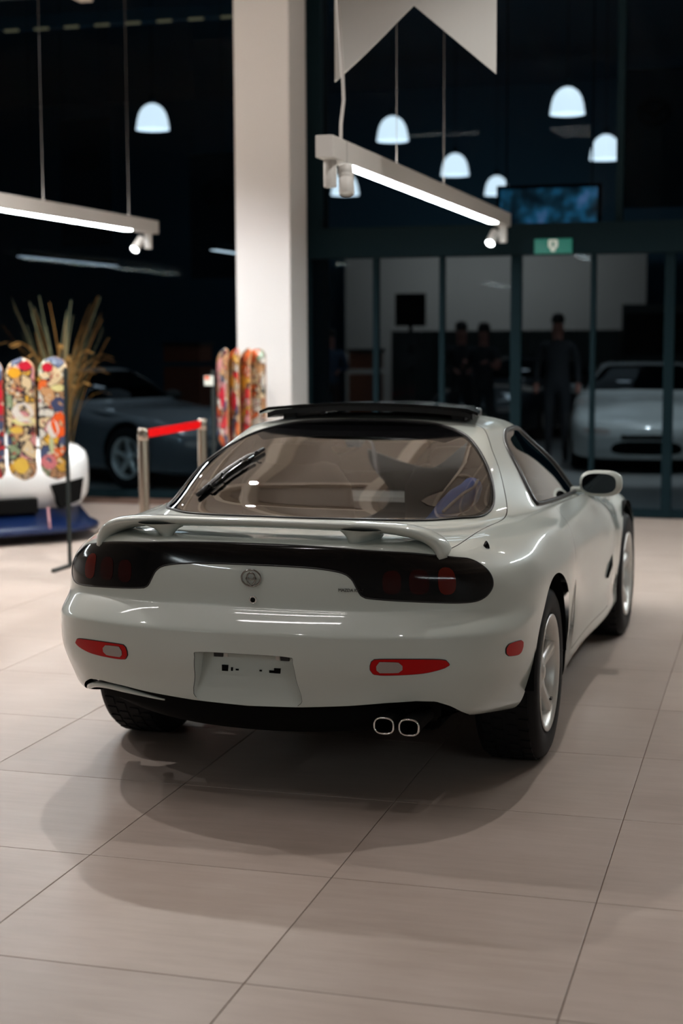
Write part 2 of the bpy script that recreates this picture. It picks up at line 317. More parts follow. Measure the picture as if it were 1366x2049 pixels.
def spline(tk,V,te):
    # natural cubic spline through V (n,k) at knots tk
    n=len(tk); h=np.diff(tk); A=np.zeros((n,n)); B=np.zeros((n,V.shape[1])); A[0,0]=A[-1,-1]=1
    for i in range(1,n-1):
        A[i,i-1]=h[i-1];A[i,i]=2*(h[i-1]+h[i]);A[i,i+1]=h[i]
        B[i]=6*((V[i+1]-V[i])/h[i]-(V[i]-V[i-1])/h[i-1])
    M=np.linalg.solve(A,B); i=np.clip(np.searchsorted(tk,te,side='right')-1,0,n-2)
    a=(tk[i+1]-te)[:,None];b=(te-tk[i])[:,None];hh=h[i][:,None]
    return M[i]*a**3/(6*hh)+M[i+1]*b**3/(6*hh)+(V[i]/hh-M[i]*hh/6)*a+(V[i+1]/hh-M[i+1]*hh/6)*b
def surface(mu=10,mv=8):
    G=control(); N=20
    # ring: -x side mirrored; stations 0..19..38(=0)
    ring=np.concatenate([G,G[:,-2:0:-1]*[-1,1,1]],1)  # (20,38,3)
    m=ring.shape[1]
    # extend across the roof centre: mirror rows
    mir=np.stack([ring[:,(-np.arange(m))%m]],0)[0]*[1,1,1]
    mir=ring[:, (-np.arange(m))%m]            # already the opposite side (x negated, same y,z)
    ext=np.concatenate([ring,mir[18:15:-1]],0)  # rows 20,21,22
    dv=np.linalg.norm(np.diff(ext,axis=0),axis=2).mean(1); tv=np.concatenate([[0],np.cumsum(dv)])
    tev=np.concatenate([tv[i]+(tv[i+1]-tv[i])*np.arange(mv)/mv for i in range(19)]+[[tv[19]]])
    S=spline(tv,ext.reshape(len(ext),-1),tev).reshape(len(tev),m,3)
    # around: periodic with wrap padding
    pad=6; W=np.concatenate([S[:,-pad:],S,S[:,:pad+1]],1)
    du=np.linalg.norm(np.diff(ring[[2,4,8,12]],axis=1,append=ring[[2,4,8,12],:1]),axis=2).mean(0)
    du=(du+du[::-1])/2 if False else du
    tu=np.concatenate([[0],np.cumsum(du)]); L=tu[-1]
    tp=np.concatenate([tu[m-pad:m]-L,tu[:m],L+tu[:pad+1]])
    teu=np.concatenate([tu[i]+(tu[i+1]-tu[i])*np.arange(mu)/mu for i in range(m)])
    F=spline(tp,W.transpose(1,0,2).reshape(len(tp),-1),teu).reshape(len(teu),len(tev),3).transpose(1,0,2)
    # fair the greenhouse (bi-Laplacian, pinned below the belt and on the roof)
    vr_=np.concatenate([i+np.arange(mv)/mv for i in range(19)]+[[19]]); wt=np.clip((vr_-13.0)/.8,0,1)*np.clip((17.6-vr_)/.8,0,1); wt=(wt*wt*(3-2*wt))[:,None,None]
    def lap(Q):
        L=np.zeros_like(Q); L[1:-1]=(Q[2:]+Q[:-2]-2*Q[1:-1])+(np.roll(Q,1,1)+np.roll(Q,-1,1)-2*Q)[1:-1]; return L
    for _ in range(260): F=F-wt*.03*lap(lap(F))
    # normals
    Fu=np.roll(F,-1,1)-np.roll(F,1,1); Fv=np.gradient(F,axis=0)
    n=np.cross(Fu,Fv); l=np.linalg.norm(n,axis=2)
    bad=l<1e-9; n/=np.maximum(l,1e-12)[...,None]
    n[-1]=n[-2]; n[-1,:,0]=0; 
    for k in (0,m//2*mu): n[-2:,k]=n[-3,k]
    n/=np.linalg.norm(n,axis=2)[...,None]
    vrow=np.concatenate([i+np.arange(mv)/mv for i in range(19)]+[[19]]); ust=np.concatenate([i+np.arange(mu)/mu for i in range(m)])
    return F,n,ust,vrow
# ---------------- the sports car ----------------
GLASS = []
WY, FY = -.05, 2.40      # axle positions
def curve_z(s): return np.interp(np.abs(s), [0, .18, .34, .45, .54, .60, .648, .70, .79, .95, 2], [.343, .350, .364, .376, .381, .376, .356, .327, .290, .20, .0])
def build_car():
    car = thing('sports_car', 'white two door coupe with rear wing and raised black roof panel, nearest car', 'car', (0, 0, 0), -.020)
    F, N, us, vr = surface(12, 8); nv, nu = F.shape[:2]
    r8 = F[8*8]; s = np.concatenate([[0], np.cumsum(np.linalg.norm(np.diff(r8[:, :2], axis=0), axis=1))]); tot = s[-1]+np.linalg.norm(r8[0]-r8[-1])
    s = np.where(np.arange(nu) < nu//2, s, s-tot)
    A = np.stack([np.broadcast_to(s, (nv, nu)), np.broadcast_to(us, (nv, nu)), np.broadcast_to(vr[:, None], (nv, nu))], -1)
    S = Sh(list(F.reshape(-1, 3)), list(N.reshape(-1, 3)), list(A.reshape(-1, 3)), [(i*nu+j, i*nu+(j+1) % nu, (i+1)*nu+(j+1) % nu, (i+1)*nu+j) for i in range(nv-1) for j in range(nu)])
    def cut(S, kind, poly, cond, gap=0.0, sign=0):
        V, a = arr(S)
        P = dict(sz=np.stack([a[:, 0], V[:, 2]], 1), xy=V[:, :2], yz=V[:, 1:])[kind]
        c = cond(V, a); P = np.where(c[:, None], P, 99.0); d = sdf(P, poly); d = np.where(c, d, 9.0)
        if gap:
            i, o = clip(S, d-gap); V, a = arr(i); P = dict(sz=np.stack([a[:, 0], V[:, 2]], 1), xy=V[:, :2], yz=V[:, 1:])[kind]; i2, _ = clip(i, sdf(P, poly)+gap); return i2, o
        return clip(S, d)
    # wheel arches
    for yc, zc, R in ((WY-.035, .335, .352), (FY, .335, .345)):
        V, a = arr(S); d = np.hypot(V[:, 1]-yc, V[:, 2]-zc)-R; d = np.where(np.abs(V[:, 0]) > .5, d, np.maximum(d, .02)); _, S = clip(S, d)
    # scalloped lower edge of the rear bumper
    V, a = arr(S); d = np.where((V[:, 1] < -.2), V[:, 2]-curve_z(a[:, 0]), 1.0); low, S = clip(S, d)
    rear = lambda V, a: (V[:, 1] < -.3)
    plate, S = cut(S, 'sz', smooth_poly([(-.172, .352), (-.172, .44), (-.166, .505), (-.152, .521), (0, .523), (.152, .521), (.166, .505), (.174, .44), (.176, .352), (0, .345)], 4), rear)
    band_r = [(0, .802), (.2, .799), (.30, .788), (.338, .770), (.358, .738), (.376, .712), (.42, .704), (.577, .693), (.708, .686), (.775, .693), (.818, .722), (.828, .757), (.815, .790), (.772, .817), (.70, .828), (.62, .838), (.516, .849), (.40, .856), (.28, .863), (.14, .867), (0, .868)]
    bp = smooth_poly(mirror_poly(band_r), 5)
    band, S = cut(S, 'sz', bp, rear)
    mk_r = [(.405, .497), (.409, .517), (.425, .524), (.52, .524), (.605, .519), (.628, .508), (.622, .494), (.565, .479), (.50, .474), (.43, .473), (.409, .480)]
    marks = []; lens = []
    for sg in (1, -1):
        m_, S = cut(S, 'sz', smooth_poly([(x*sg, z) for x, z in mk_r], 4), rear)
        l_, m_ = cut(m_, 'sz', smooth_poly([(x*sg, z) for x, z in [(.424, .484), (.424, .513), (.434, .517), (.487, .515), (.496, .509), (.497, .488), (.488, .482), (.434, .481)]], 3), rear)
        marks.append(m_); lens.append(l_)
    sides = []
    for sg in (1, -1):
        m_, S = cut(S, 'sz', smooth_poly([(sg*x, z) for x, z in [(.838, .520), (.843, .531), (.870, .538), (.945, .534), (.957, .518), (.948, .500), (.925, .490), (.86, .497), (.842, .506)]], 4), lambda V, a: V[:, 1] < -.4); sides.append(m_)
    hatch_poly = smooth_poly(mirror_poly([(0, .535), (.16, .535), (.30, .533), (.41, .52), (.47, .49), (.515, .41), (.556, .305), (.60, .215), (.636, .13), (.660, .06), (.674, -.02), (.675, -.13), (.66, -.35), (.647, -.518), (.634, -.627), (.612, -.75), (.60, -.95), (.3, -1.1), (0, -1.1)]), 5)
    hatch, S = cut(S, 'xy', hatch_poly, lambda V, a: (a[:, 2] > 9.6) & (V[:, 1] < .9), .0016)
    gl = [(0, .492), (.14, .49), (.26, .475), (.33, .445), (.40, .395), (.457, .335), (.51, .255), (.552, .18), (.59, .105), (.615, .035), (.625, -.03), (.62, -.11), (.598, -.185), (.551, -.247), (.50, -.297), (.446, -.332), (.37, -.356), (.27, -.37), (.14, -.378), (0, -.38)]
    up = lambda V, a: a[:, 2] > 12.2
    glass, hatch = cut(hatch, 'xy', smooth_poly(mirror_poly(gl), 4), up)
    cl = [(0, .318), (.2, .312), (.33, .29), (.375, .275), (.42, .33), (.45, .315), (.50, .243), (.541, .17), (.579, .095), (.603, .03), (.612, -.03), (.606, -.105), (.585, -.177), (.540, -.236), (.49, -.285), (.436, -.318), (.36, -.342), (.26, -.355), (.14, -.363), (0, -.365)]
    GLASS[:] = [np.array(glass.V), np.array(glass.N)]
    clear, dark_edge = cut(glass, 'xy', smooth_poly(mirror_poly(cl), 4), up)  # border whose wide top band stands for the roof panel's dark reflection and shade
    ws, S = cut(S, 'xy', smooth_poly(mirror_poly([(0, 1.125), (.2, 1.12), (.34, 1.105), (.43, 1.085), (.48, 1.10), (.53, 1.17), (.59, 1.29), (.645, 1.42), (.655, 1.48), (.6, 1.545), (.5, 1.61), (.35, 1.66), (.15, 1.69), (0, 1.695)]), 4), lambda V, a: (a[:, 2] > 12.3) & (V[:, 1] > .85))
    sun, S = cut(S, 'xy', smooth_poly(mirror_poly([(0, .60), (.30, .60), (.355, .62), (.37, .68), (.37, .84), (.355, .93), (.30, .95), (0, .96)]), 4), lambda V, a: a[:, 2] > 15)
    wins = []; doors = []
    wp = smooth_poly([(.60, 1.140), (.50, 1.105), (.41, 1.050), (.345, .985), (.305, .93), (.30, .902), (.33, .893), (.587, .880), (1.06, .858), (1.33, .842), (1.37, .85), (1.34, .885), (1.22, .985), (1.10, 1.075), (.99, 1.135), (.88, 1.152), (.74, 1.155), (.66, 1.152)], 4)
    dp = smooth_poly([(.505, .86), (.47, .78), (.455, .70), (.40, .61), (.42, .52), (.52, .39), (.60, .29), (.70, .265), (1.2, .262), (1.66, .265), (1.70, .30), (1.71, .55), (1.69, .78), (1.62, .83), (1.45, .835), (1.385, .84), (1.34, .848), (1.06, .853), (.587, .875)], 4)
    for sg in (1, -1):
        side = lambda V, a, sg=sg: (V[:, 0]*sg > .42)
        w_, S = cut(S, 'yz', wp, lambda V, a, sg=sg: (V[:, 0]*sg > .42) & (a[:, 2] > 12.2)); wins.append(w_)
        d_, S = cut(S, 'yz', dp, lambda V, a, sg=sg: (V[:, 0]*sg > .5) & (a[:, 2] < 13.2) & (a[:, 2] > .5), .0014); doors.append(d_)
    # nose openings (front bumper), seen only on the cars behind the glass
    grille, S = cut(S, 'sz', [(99, 99), (99, 98), (98, 98)], lambda V, a: V[:, 1] > 9)
    V, a = arr(S); P = np.stack([V[:, 0], V[:, 2]], 1); d = np.where(V[:, 1] > 2.8, sdf(np.where((V[:, 1] > 2.8)[:, None], P, 99.), smooth_poly([(-.36, .24), (-.33, .35), (0, .37), (.33, .35), (.36, .24), (0, .22)], 4)), 9.); grille, S = clip(S, d)
    heads = []
    for sg in (1, -1):
        V, a = arr(S); P = np.stack([V[:, 0], V[:, 2]], 1); c = V[:, 1] > 2.6; d = np.where(c, sdf(np.where(c[:, None], P, 99.), smooth_poly([(sg*.40, .46), (sg*.42, .50), (sg*.62, .51), (sg*.70, .49), (sg*.66, .45), (sg*.45, .44)], 4)), 9.); h_, S = clip(S, d); heads.append(h_)
    V, a = arr(S); bump, S = clip(S, np.maximum(V[:, 2]-.672, V[:, 1]+.25))
    # ---- parts
    body = shell('body_shell', S, MT['white'], car)
    bumper = shell('rear_bumper', bump, MT['white'], car)
    panel = shell('tail_panel', band, MT['gloss_black'], car, .0)
    seal('panel_seal', band, .003, MT['trim'], panel, None, -.001)
    for sg in (1, -1):
        for (x, z, rx, rz, mm) in ((.470, .757, .030, .038, 'smoked'), (.558, .757, .033, .040, 'smoked'), (.650, .757, .030, .043, 'smoked2')):
            ln, _ = cut(band, 'sz', [(sg*x+rx*np.sign(math.cos(t))*abs(math.cos(t))**.7, z+rz*np.sign(math.sin(t))*abs(math.sin(t))**.7) for t in np.arange(28)/28*2*PI], rear)
            shell('tail_lamp', ln, MT[mm], panel, .0012)
    for m_, l_ in zip(marks, lens):
        o = shell('bumper_lamp', m_, MT['red'], bumper, .004); shell('reversing_lens', l_, MT['clear'], o, .006)
        seal('lamp_seal', m_, .0022, MT['trim'], o, lambda P: np.ptp(P[:, 0]) > .15, .001)
    for m_ in sides:
        o = shell('side_marker_lamp', m_, MT['red'], bumper, .004); seal('lamp_seal', m_, .002, MT['trim'], o, None, .001)
    # number plate recess
    lp = max(loops(plate), key=len); P = [plate.V[i] for i in lp]; n = len(P)
    inner = [np.array((p[0]*.965, -.903-.034*(.522-p[2])/.165, (p[2]-.43)*.985+.43)) for p in P]; cen = np.mean(inner, 0)
    sgn = sum(P[i][0]*P[(i+1) % n][2]-P[(i+1) % n][0]*P[i][2] for i in range(n))
    Fs = [(i, (i+1) % n, (i+1) % n+n, i+n) if sgn > 0 else (i+n, (i+1) % n+n, (i+1) % n, i) for i in range(n)]
    Fc = [(i+n, (i+1) % n+n, 2*n) if sgn > 0 else ((i+1) % n+n, i+n, 2*n) for i in range(n)]
    rec = mk('plate_recess', P+inner+[cen], Fs+Fc, MT['white'], bumper, False)
    for pl in rec.data.polygons: pl.use_smooth = pl.index < n
    seal('plate_edge', plate, .0016, MT['trim'], rec, None, -.002)
    def pr(x0, x1, y0, y1, d=.004):   # small fittings on the plate backing, given in the recess' own millimetres
        X = lambda p: -.17+(p-392)/205*.345; Z = lambda p, q: .517-(q-(1306+(p-392)*.06))*.00168
        z0_, z1_ = Z(x0, y1), Z(x0, y0); ym = -.903-.034*(.522-(z0_+z1_)/2)/.165; return X(x0), X(x1), ym-.0015-d, ym+.002, z0_, z1_
    for q in ((418, 437, 1310, 1321), (556, 574, 1319, 1330)): MB().box(*pr(*q), bev=.001).out('plate_lamp', MT['trim'], rec)
    for q in ((436, 449, 1337, 1349), (544, 557, 1344, 1354), (455, 459, 1342, 1349), (465, 471, 1345, 1348), (514, 519, 1347, 1350), (534, 544, 1348, 1353)): MB().box(*pr(*q, d=.0005)).out('screw_slot', MT['under'], rec)
    for q in ((440, 447, 1311, 1322), (546, 554, 1319, 1329)): MB().box(*pr(*q, d=.002)).out('lamp_bracket', MT['lampwhite'], rec)
    # valance strip below the left cut-out, dark undertray, exhaust tips
    Vb, ab = arr(low); kb = np.abs(Vb[:, 2]-curve_z(ab[:, 0])) < .006; st = []
    for s0 in np.linspace(-.66, -.20, 24):
        i = np.argmin(np.abs(ab[:, 0]-s0)+np.where(kb, 0, 9)); n_ = low.N[i]; st.append(Vb[i]-np.array((n_[0], n_[1], 0))*.016+np.array((0, 0, -.017)))
    ss = np.linspace(-.66, -.30, 24); st = np.array(st); st = np.stack([np.polyval(np.polyfit(np.linspace(-.66, -.20, 24), st[:, q], 3), ss) for q in range(3)], 1)
    MB().tube(st, [.007]+[.010]*12+list(np.linspace(.010, .003, 11)), 10).out('lower_valance', MT['white'], bumper, True)
    V2 = []; nn = 30
    for zz, ins in ((.37, 0), (.30, .0), (.262, .02), (.235, .06)):
        for x in np.linspace(-.60, .60, nn): V2.append((x*(1-ins*.8), -.885+ins+.33*(abs(x)/.6)**2.6*.45, zz+.035*(abs(x)/.6)**2 if zz < .28 else zz))
    for zz in (.37, .25): V2 += [(x, -.45, zz) for x in np.linspace(-.60, .60, nn)]
    o_ = [0, nn, 2*nn, 3*nn, 5*nn]; F2 = [(a_+i, a_+i+1, b_+i+1, b_+i)[::-1] for a_, b_ in zip(o_[:-1], o_[1:]) for i in range(nn-1)]
    mk('undertray', V2, F2, MT['under'], car, True)
    MB().box(-.52, .52, -.42, 3.0, .16, .40, .03).out('floor_pan', MT['under'], car)
    for x in (.466, .548):
        ring = [(x+.0315*np.sign(math.cos(t))*abs(math.cos(t))**.75, z_, .313+.0255*np.sign(math.sin(t))*abs(math.sin(t))**.75) for z_ in (0,) for t in np.arange(28)/28*2*PI]
        mb = MB(); mb.tube([(p[0], -.955, p[2]) for p in ring], .0032, 8, closed=True); t_ = mb.out('exhaust_tip', MT['chrome'], car, True)
        V2 = [(p[0], y, p[2]) for y in (-.955, -.70) for p in ring]; k = len(ring)
        mk('tip_bore', V2, [(i, (i+1) % k, (i+1) % k+k, i+k) for i in range(k)]+[tuple(range(k, 2*k))], MT['under'], t_, True)
    # hatch, rear window, seals
    hp = shell('tailgate', hatch, MT['white'], car); rw = shell('rear_window', clear, MT['glass'], hp); shell('border_and_reflection', dark_edge, MT['gloss_black'], hp)
    seal('window_seal', glass, .0055, MT['trim'], hp, None, .001)
    wsh = shell('windscreen', ws, MT['glass'], car); seal('windscreen_seal', ws, .006, MT['trim'], wsh)
    for sg, w_, d_ in zip((1, -1), wins, doors):
        dr = shell('door', d_, MT['white'], car); shell('door_window', w_, MT['glass'], dr); seal('window_seal', w_, .010, MT['trim'], dr, None, .001)
        # wing mirror
        V2 = []; F2 = []; k = 28; rows = [(.0, 1.0), (.012, 1.03), (.04, .98), (.075, .82), (.10, .55), (.112, .2)]
        for dy, sc in rows:
            for t in np.arange(k)/k*2*PI:
                V2.append((sg*(.842+.012*dy/.1)+.092*sc*np.sign(math.cos(t))*abs(math.cos(t))**.72, 1.30+dy, .884+.057*sc*np.sign(math.sin(t))*abs(math.sin(t))**.72))
        m = len(rows); F2 = [(i*k+q, i*k+(q+1) % k, (i+1)*k+(q+1) % k, (i+1)*k+q) for i in range(m-1) for q in range(k)]+[tuple(range((m-1)*k, m*k))]
        F2 += [tuple(reversed(range(k)))]
        mh = mk('wing_mirror', V2, [f[::-sg] for f in F2], MT['white'], dr, True)
        V3 = [(sg*.836+.076*np.sign(math.cos(t))*abs(math.cos(t))**.72, 1.2975, .884+.045*np.sign(math.sin(t))*abs(math.sin(t))**.72) for t in np.arange(k)/k*2*PI]
        mk('mirror_glass', [(p[0], 1.2985, p[2]) for p in V3]+[(p[0]*1, p[1], p[2]) for p in V3], [tuple(range(k, 2*k))]+[(i, (i+1) % k, (i+1) % k+k, i+k) for i in range(k)], MT['mirror'], dr, False)
        MB().box(sg*.70, sg*.79, 1.33, 1.385, .838, .862, .008).out('mirror_arm', MT['white'], dr, True)
    shell('front_grille', grille, MT['under'], car, -.02)
    for h_ in heads: shell('front_lamp', h_, MT['clear'], car, .001)
    # raised glass roof panel over its opening
    def sheet(x1, y0, y1, z, sag, th, rnd, nx=24):
        V2 = []; ys = np.linspace(y0, y1, 8)
        for dz in (0, -th):
            for y in ys:
                f = (y-y0)/(y1-y0); ww = x1*(1-.20*f)
                for x in np.linspace(-1, 1, nx): V2.append((x*ww, y+(.02*x*x if y == y0 else 0), z(f)-sag*x*x*(1 if abs(x) < .93 else 1+6*(abs(x)-.93)) + dz))
        n1 = nx*8; F2 = [(j*nx+i, j*nx+i+1, (j+1)*nx+i+1, (j+1)*nx+i) for j in range(7) for i in range(nx-1)]; F2 += [tuple(v+n1 for v in reversed(f)) for f in F2]
        edge = list(range(nx))+[j*nx+nx-1 for j in range(1, 8)]+[7*nx+i for i in range(nx-2, -1, -1)]+[j*nx for j in range(6, 0, -1)]
        F2 += [(edge[(i+1) % len(edge)], edge[i], edge[i]+n1, edge[(i+1) % len(edge)]+n1) for i in range(len(edge))]
        return V2, F2
    V2, F2 = sheet(.462, .452, .985, lambda f: 1.271-.012*f*f, .026, .012, .05); rp = mk('roof_panel', V2, F2, MT['gloss_black'], car, False)
    V2, F2 = sheet(.435, .475, .97, lambda f: 1.258-.012*f*f, .024, .020, .05); mk('panel_frame', V2, F2, MT['trim'], rp, False)
    for sg in (1, -1): MB().box(sg*.36-.03, sg*.36+.03, .56, .90, 1.17, 1.235, .008).out('panel_lift_arm', MT['trim'], rp)
    MB().box(-.30, .30, .62, .90, 1.10, 1.115, .004).out('sunroof_blind', MT['trim'], car)
    # rear wing on splayed legs
    path = np.array([(0, -.785, .931, .150, .036), (.15, -.783, .930, .152, .036), (.30, -.774, .928, .160, .038), (.42, -.758, .923, .168, .040), (.49, -.740, .914, .170, .045), (.540, -.722, .900, .168, .050), (.574, -.706, .880, .164, .054), (.592, -.694, .856, .160, .058), (.600, -.688, .828, .165, .060)])
    full = np.vstack([path[:0:-1]*[-1, 1, 1, 1, 1], path]); tk = np.concatenate([[0], np.cumsum(np.linalg.norm(np.diff(full[:, :3], axis=0), axis=1))]); te = np.linspace(0, tk[-1], 76)
    sp = spline(tk, full, te); k = 22; V2 = []; dt = np.gradient(sp[:, :3], axis=0)
    for (x, y, z, c, t), tg in zip(sp, dt):
        nn_ = np.array((-tg[2], tg[0]))/math.hypot(tg[0], tg[2])
        for a in np.arange(k)/k*2*PI:
            ca, sa = math.cos(a), math.sin(a); yo = ca*c/2; h = sa*t/2*(1.0 if ca < 0 else 1-.45*ca)-.011*ca*(c/.15)*nn_[1]
            V2.append((x+nn_[0]*h, y+yo, z+nn_[1]*h-.004))
    m = len(sp); F2 = [(i*k+q, i*k+(q+1) % k, (i+1)*k+(q+1) % k, (i+1)*k+q) for i in range(m-1) for q in range(k)]+[tuple(reversed(range(k))), tuple(range((m-1)*k, m*k))]
    wing = mk('rear_wing', V2, F2, MT['white'], car, True)
    for sg in (1, -1):
        V2 = []; rows = [(.838, 1.12, 1.25), (.862, 1.05, 1.1), (.882, 1.05, 1.25), (.898, 1.15, 2.0), (.909, 1.35, 3.3), (.920, 1.55, 4.6)]
        for z, sl, sw in rows:
            c0 = np.array((sg*.352, -.768)); ax = np.array((sg*.50, .866)); nx = np.array((ax[1], -ax[0]))
            for a in np.arange(20)/20*2*PI:
                ca, sa = math.cos(a), math.sin(a); p = c0+ax*.066*sl*np.sign(ca)*abs(ca)**.8*(1 if sl < 1.2 else .9)+nx*.021*sw*np.sign(sa)*abs(sa)**.8
                V2.append((p[0], min(p[1], -.70) if z > .91 else p[1], z))
        mk('wing_leg', V2, [(i*20+q, i*20+(q+1) % 20, (i+1)*20+(q+1) % 20, (i+1)*20+q)[::-1] for i in range(len(rows)-1) for q in range(20)], MT['white'], wing, True)
    # wheels
    for (x, y) in ((.735, WY), (-.718, WY), (.735, FY), (-.735, FY)):
        sg = 1 if x > 0 else -1; e = thing('w', '', None); wheel_mb = MB()
        bpy.data.objects.remove(e)
        prof = [(.200, -.085), (.212, -.080), (.196, -.04), (.188, .02), (.192, .085), (.198, .100), (.214, .106), (.214, .112), (.205, .112), (.197, .103), (.188, .092), (.186, .03), (.19, -.03)]
        wheel_mb.lathe([(r, sg*h) for r, h in prof], 48, 'x'); wheel_mb.lathe([(.0, sg*.088), (.03, sg*.088), (.034, sg*.082), (.06, sg*.080), (.066, sg*.066), (.06, sg*.03), (0, sg*.03)], 32, 'x')
        for q in range(5):
            a0 = 2*PI*q/5+.32; st = []
            for r, wd, h0, h1 in ((.045, .034, .040, .080), (.09, .026, .045, .082), (.14, .027, .055, .090), (.192, .040, .06, .098)):
                for (dw, h) in ((-wd, h0), (-wd*.62, h1), (wd*.62, h1), (wd, h0)):
                    st.append((sg*h, r*math.cos(a0)-dw*math.sin(a0), r*math.sin(a0)+dw*math.cos(a0)))
            F2 = []
            for i in range(3): F2 += [(i*4+j, i*4+(j+1) % 4, (i+1)*4+(j+1) % 4, (i+1)*4+j) for j in range(4)]
            wheel_mb.add(st, F2)
        wh = wheel_mb.out('wheel', MT['alloy'], car, False); wh.location = (x, y, .316)
        for pl in wh.data.polygons: pl.use_smooth = True
        tp = [(.212, -.100), (.245, -.112), (.285, -.112), (.303, -.104), (.313, -.085), (.316, -.05), (.3165, 0), (.316, .05), (.313, .085), (.303, .104), (.285, .113), (.245, .113), (.216, .106), (.212, .08)]
        ty = MB().lathe([(r, sg*h) for r, h in tp], 56, 'x')
        for gx in (-.06, -.022, .022, .06): pass
        tyre = ty.out('tyre', MT['rubber'], wh, True)
        tr = MB()
        for gx in (-.066, -.024, .024, .066):
            for q in range(40):
                a0 = 2*PI*(q+(.5 if gx in (-.024, .066) else 0))/40; da = .055; V2 = []
                for rr in (.310, .3195):
                    for aa, xx in ((a0-da, gx-.017), (a0+da, gx-.017+.004), (a0+da+.012, gx+.017), (a0-da+.012, gx+.017)): V2.append((xx, rr*math.cos(aa), rr*math.sin(aa)))
                tr.add(V2, [(4, 5, 6, 7), (0, 1, 5, 4), (1, 2, 6, 5), (2, 3, 7, 6), (3, 0, 4, 7)])
        tr.out('tread_blocks', MT['rubber'], wh, False, 'stuff')
        MB().lathe([(.06, sg*.01), (.15, sg*.01), (.15, sg*.03), (.06, sg*.03)], 32, 'x').out('brake_disc', MT['disc'], wh, True)
        MB().lathe([(0, sg*.0935), (.022, sg*.0915), (.026, sg*.086)], 20, 'x').out('centre_cap', MT['alloy'], wh, True)
        if y == WY: MB().box(sg*.096-.006, sg*.096+.006, .10, .13, -.128, -.120, .002).out('wheel_weight', MT['trim'], wh)
        ws_ = []; R = .36; k = 28; yc = y-.035 if y == WY else y
        for xx in (.48, .855 if y == WY else .838):
            for q in range(k+1): t = PI*(1.0-1.0*q/k); ws_.append((sg*xx, yc+R*math.cos(t), .335+R*math.sin(t)))
        F2 = [(i, i+1, i+k+2, i+k+1) for i in range(k)]+[tuple(range(k+1))]
        mk('wheel_arch_liner', ws_, F2, MT['under'], car, True)
    # badge, lock, lettering, aerial stub, fender vent
    eb = MB(); c0 = (.006, -.9055, .760)
    eb.tube([(c0[0]+.033*math.cos(t), c0[1]-.002, c0[2]+.027*math.sin(t)) for t in np.arange(36)/36*2*PI], .0032, 8, closed=True)
    eb.tube([(c0[0]+.0125*math.cos(t), c0[1]-.003, c0[2]+.006+.0115*math.sin(t)) for t in np.arange(24)/24*2*PI], .0028, 8, closed=True)
    for sg in (1, -1): eb.tube([(c0[0]+sg*.0125, c0[1]-.003, c0[2]+.010), (c0[0]+sg*.017, c0[1]-.003, c0[2]-.002), (c0[0]+sg*.010, c0[1]-.003, c0[2]-.016), (c0[0]+sg*.001, c0[1]-.003, c0[2]-.026)], [.0015, .003, .003, .0015], 8)
    eb.out('round_emblem', MT['darkchrome'], car, True)
    lk_ = MB().lathe([(.0, 0), (.008, 0), (.0085, -.002), (.0125, -.0025), (.0135, .004)], 24, 'y', (.012, -.9085, .689)).out('boot_lock', MT['chrome'], car, True)
    MB().lathe([(0, -.001), (.0075, -.001), (.0076, .001)], 20, 'y', (.012, -.9095, .689)).out('keyhole', MT['under'], lk_, True)
    txt = text_mesh('MAZDA RX-7', .0148, .0008, .92); o = mk('badge_lettering', txt[0], txt[1], MT['trim'], car, False); o.location = (.298, -.895, .7265); o.rotation_euler = (PI/2, 0, .12)
    MB().lathe([(.012, 0), (.010, .010), (.004, .022), (0, .024)], 16, 'z', (.71, -.556, .838)).out('aerial_stub', MT['gloss_black'], car, True)
    mb = MB(); mb.tube([(.851, 1.66, .515), (.853, 1.60, .475), (.850, 1.53, .43)], [.006, .014, .008], 8); mb.out('fender_vent', MT['under'], car, True)
    # rear wiper parked up the left side of the window
    def onglass(x, y):
        V, a = arr(glass); i = np.argmin(np.hypot(V[:, 0]-x, V[:, 1]-y)); return V[i]+np.array((0, 0, .012))
    Pw = [onglass(-.470+.135*t, -.21+.37*t) for t in np.linspace(0, 1, 9)]
    wp_ = MB().tube(Pw, [.009, .011, .013, .013, .013, .013, .012, .010, .008], 8).out('rear_wiper', MT['trim'], hp, True)
    MB().tube([p+np.array((.026, -.012, .004)) for p in Pw[1:7]], .0065, 8).out('wiper_arm', MT['gloss_black'], wp_, True)
    for i in (1, 3, 5, 7): MB().tube([Pw[i]+np.array((0, 0, .004)), Pw[i]+np.array((.014, -.006, .012)), Pw[i]+np.array((.026, -.012, .006))], .004, 6).out('wiper_claw', MT['trim'], wp_, True)
    # cabin
    MB().box(-.60, .60, -.62, .22, .66, .72, .02).out('boot_floor', MT['cabin'], car)
    MB().box(-.60, .60, .18, .30, .40, .80, .02).out('bulkhead', MT['cabin'], car)
    MB().box(-.62, .62, .22, 1.9, .28, .34, .02).out('cabin_floor', MT['cabin'], car)
    db = MB(); db.box(-.62, .62, 1.22, 1.62, .56, .80, .06); db.box(.20, .54, 1.15, 1.40, .76, .87, .05); db.box(-.09, .09, .4, 1.3, .34, .60, .03); db.out('dashboard', MT['dash'], car, False)
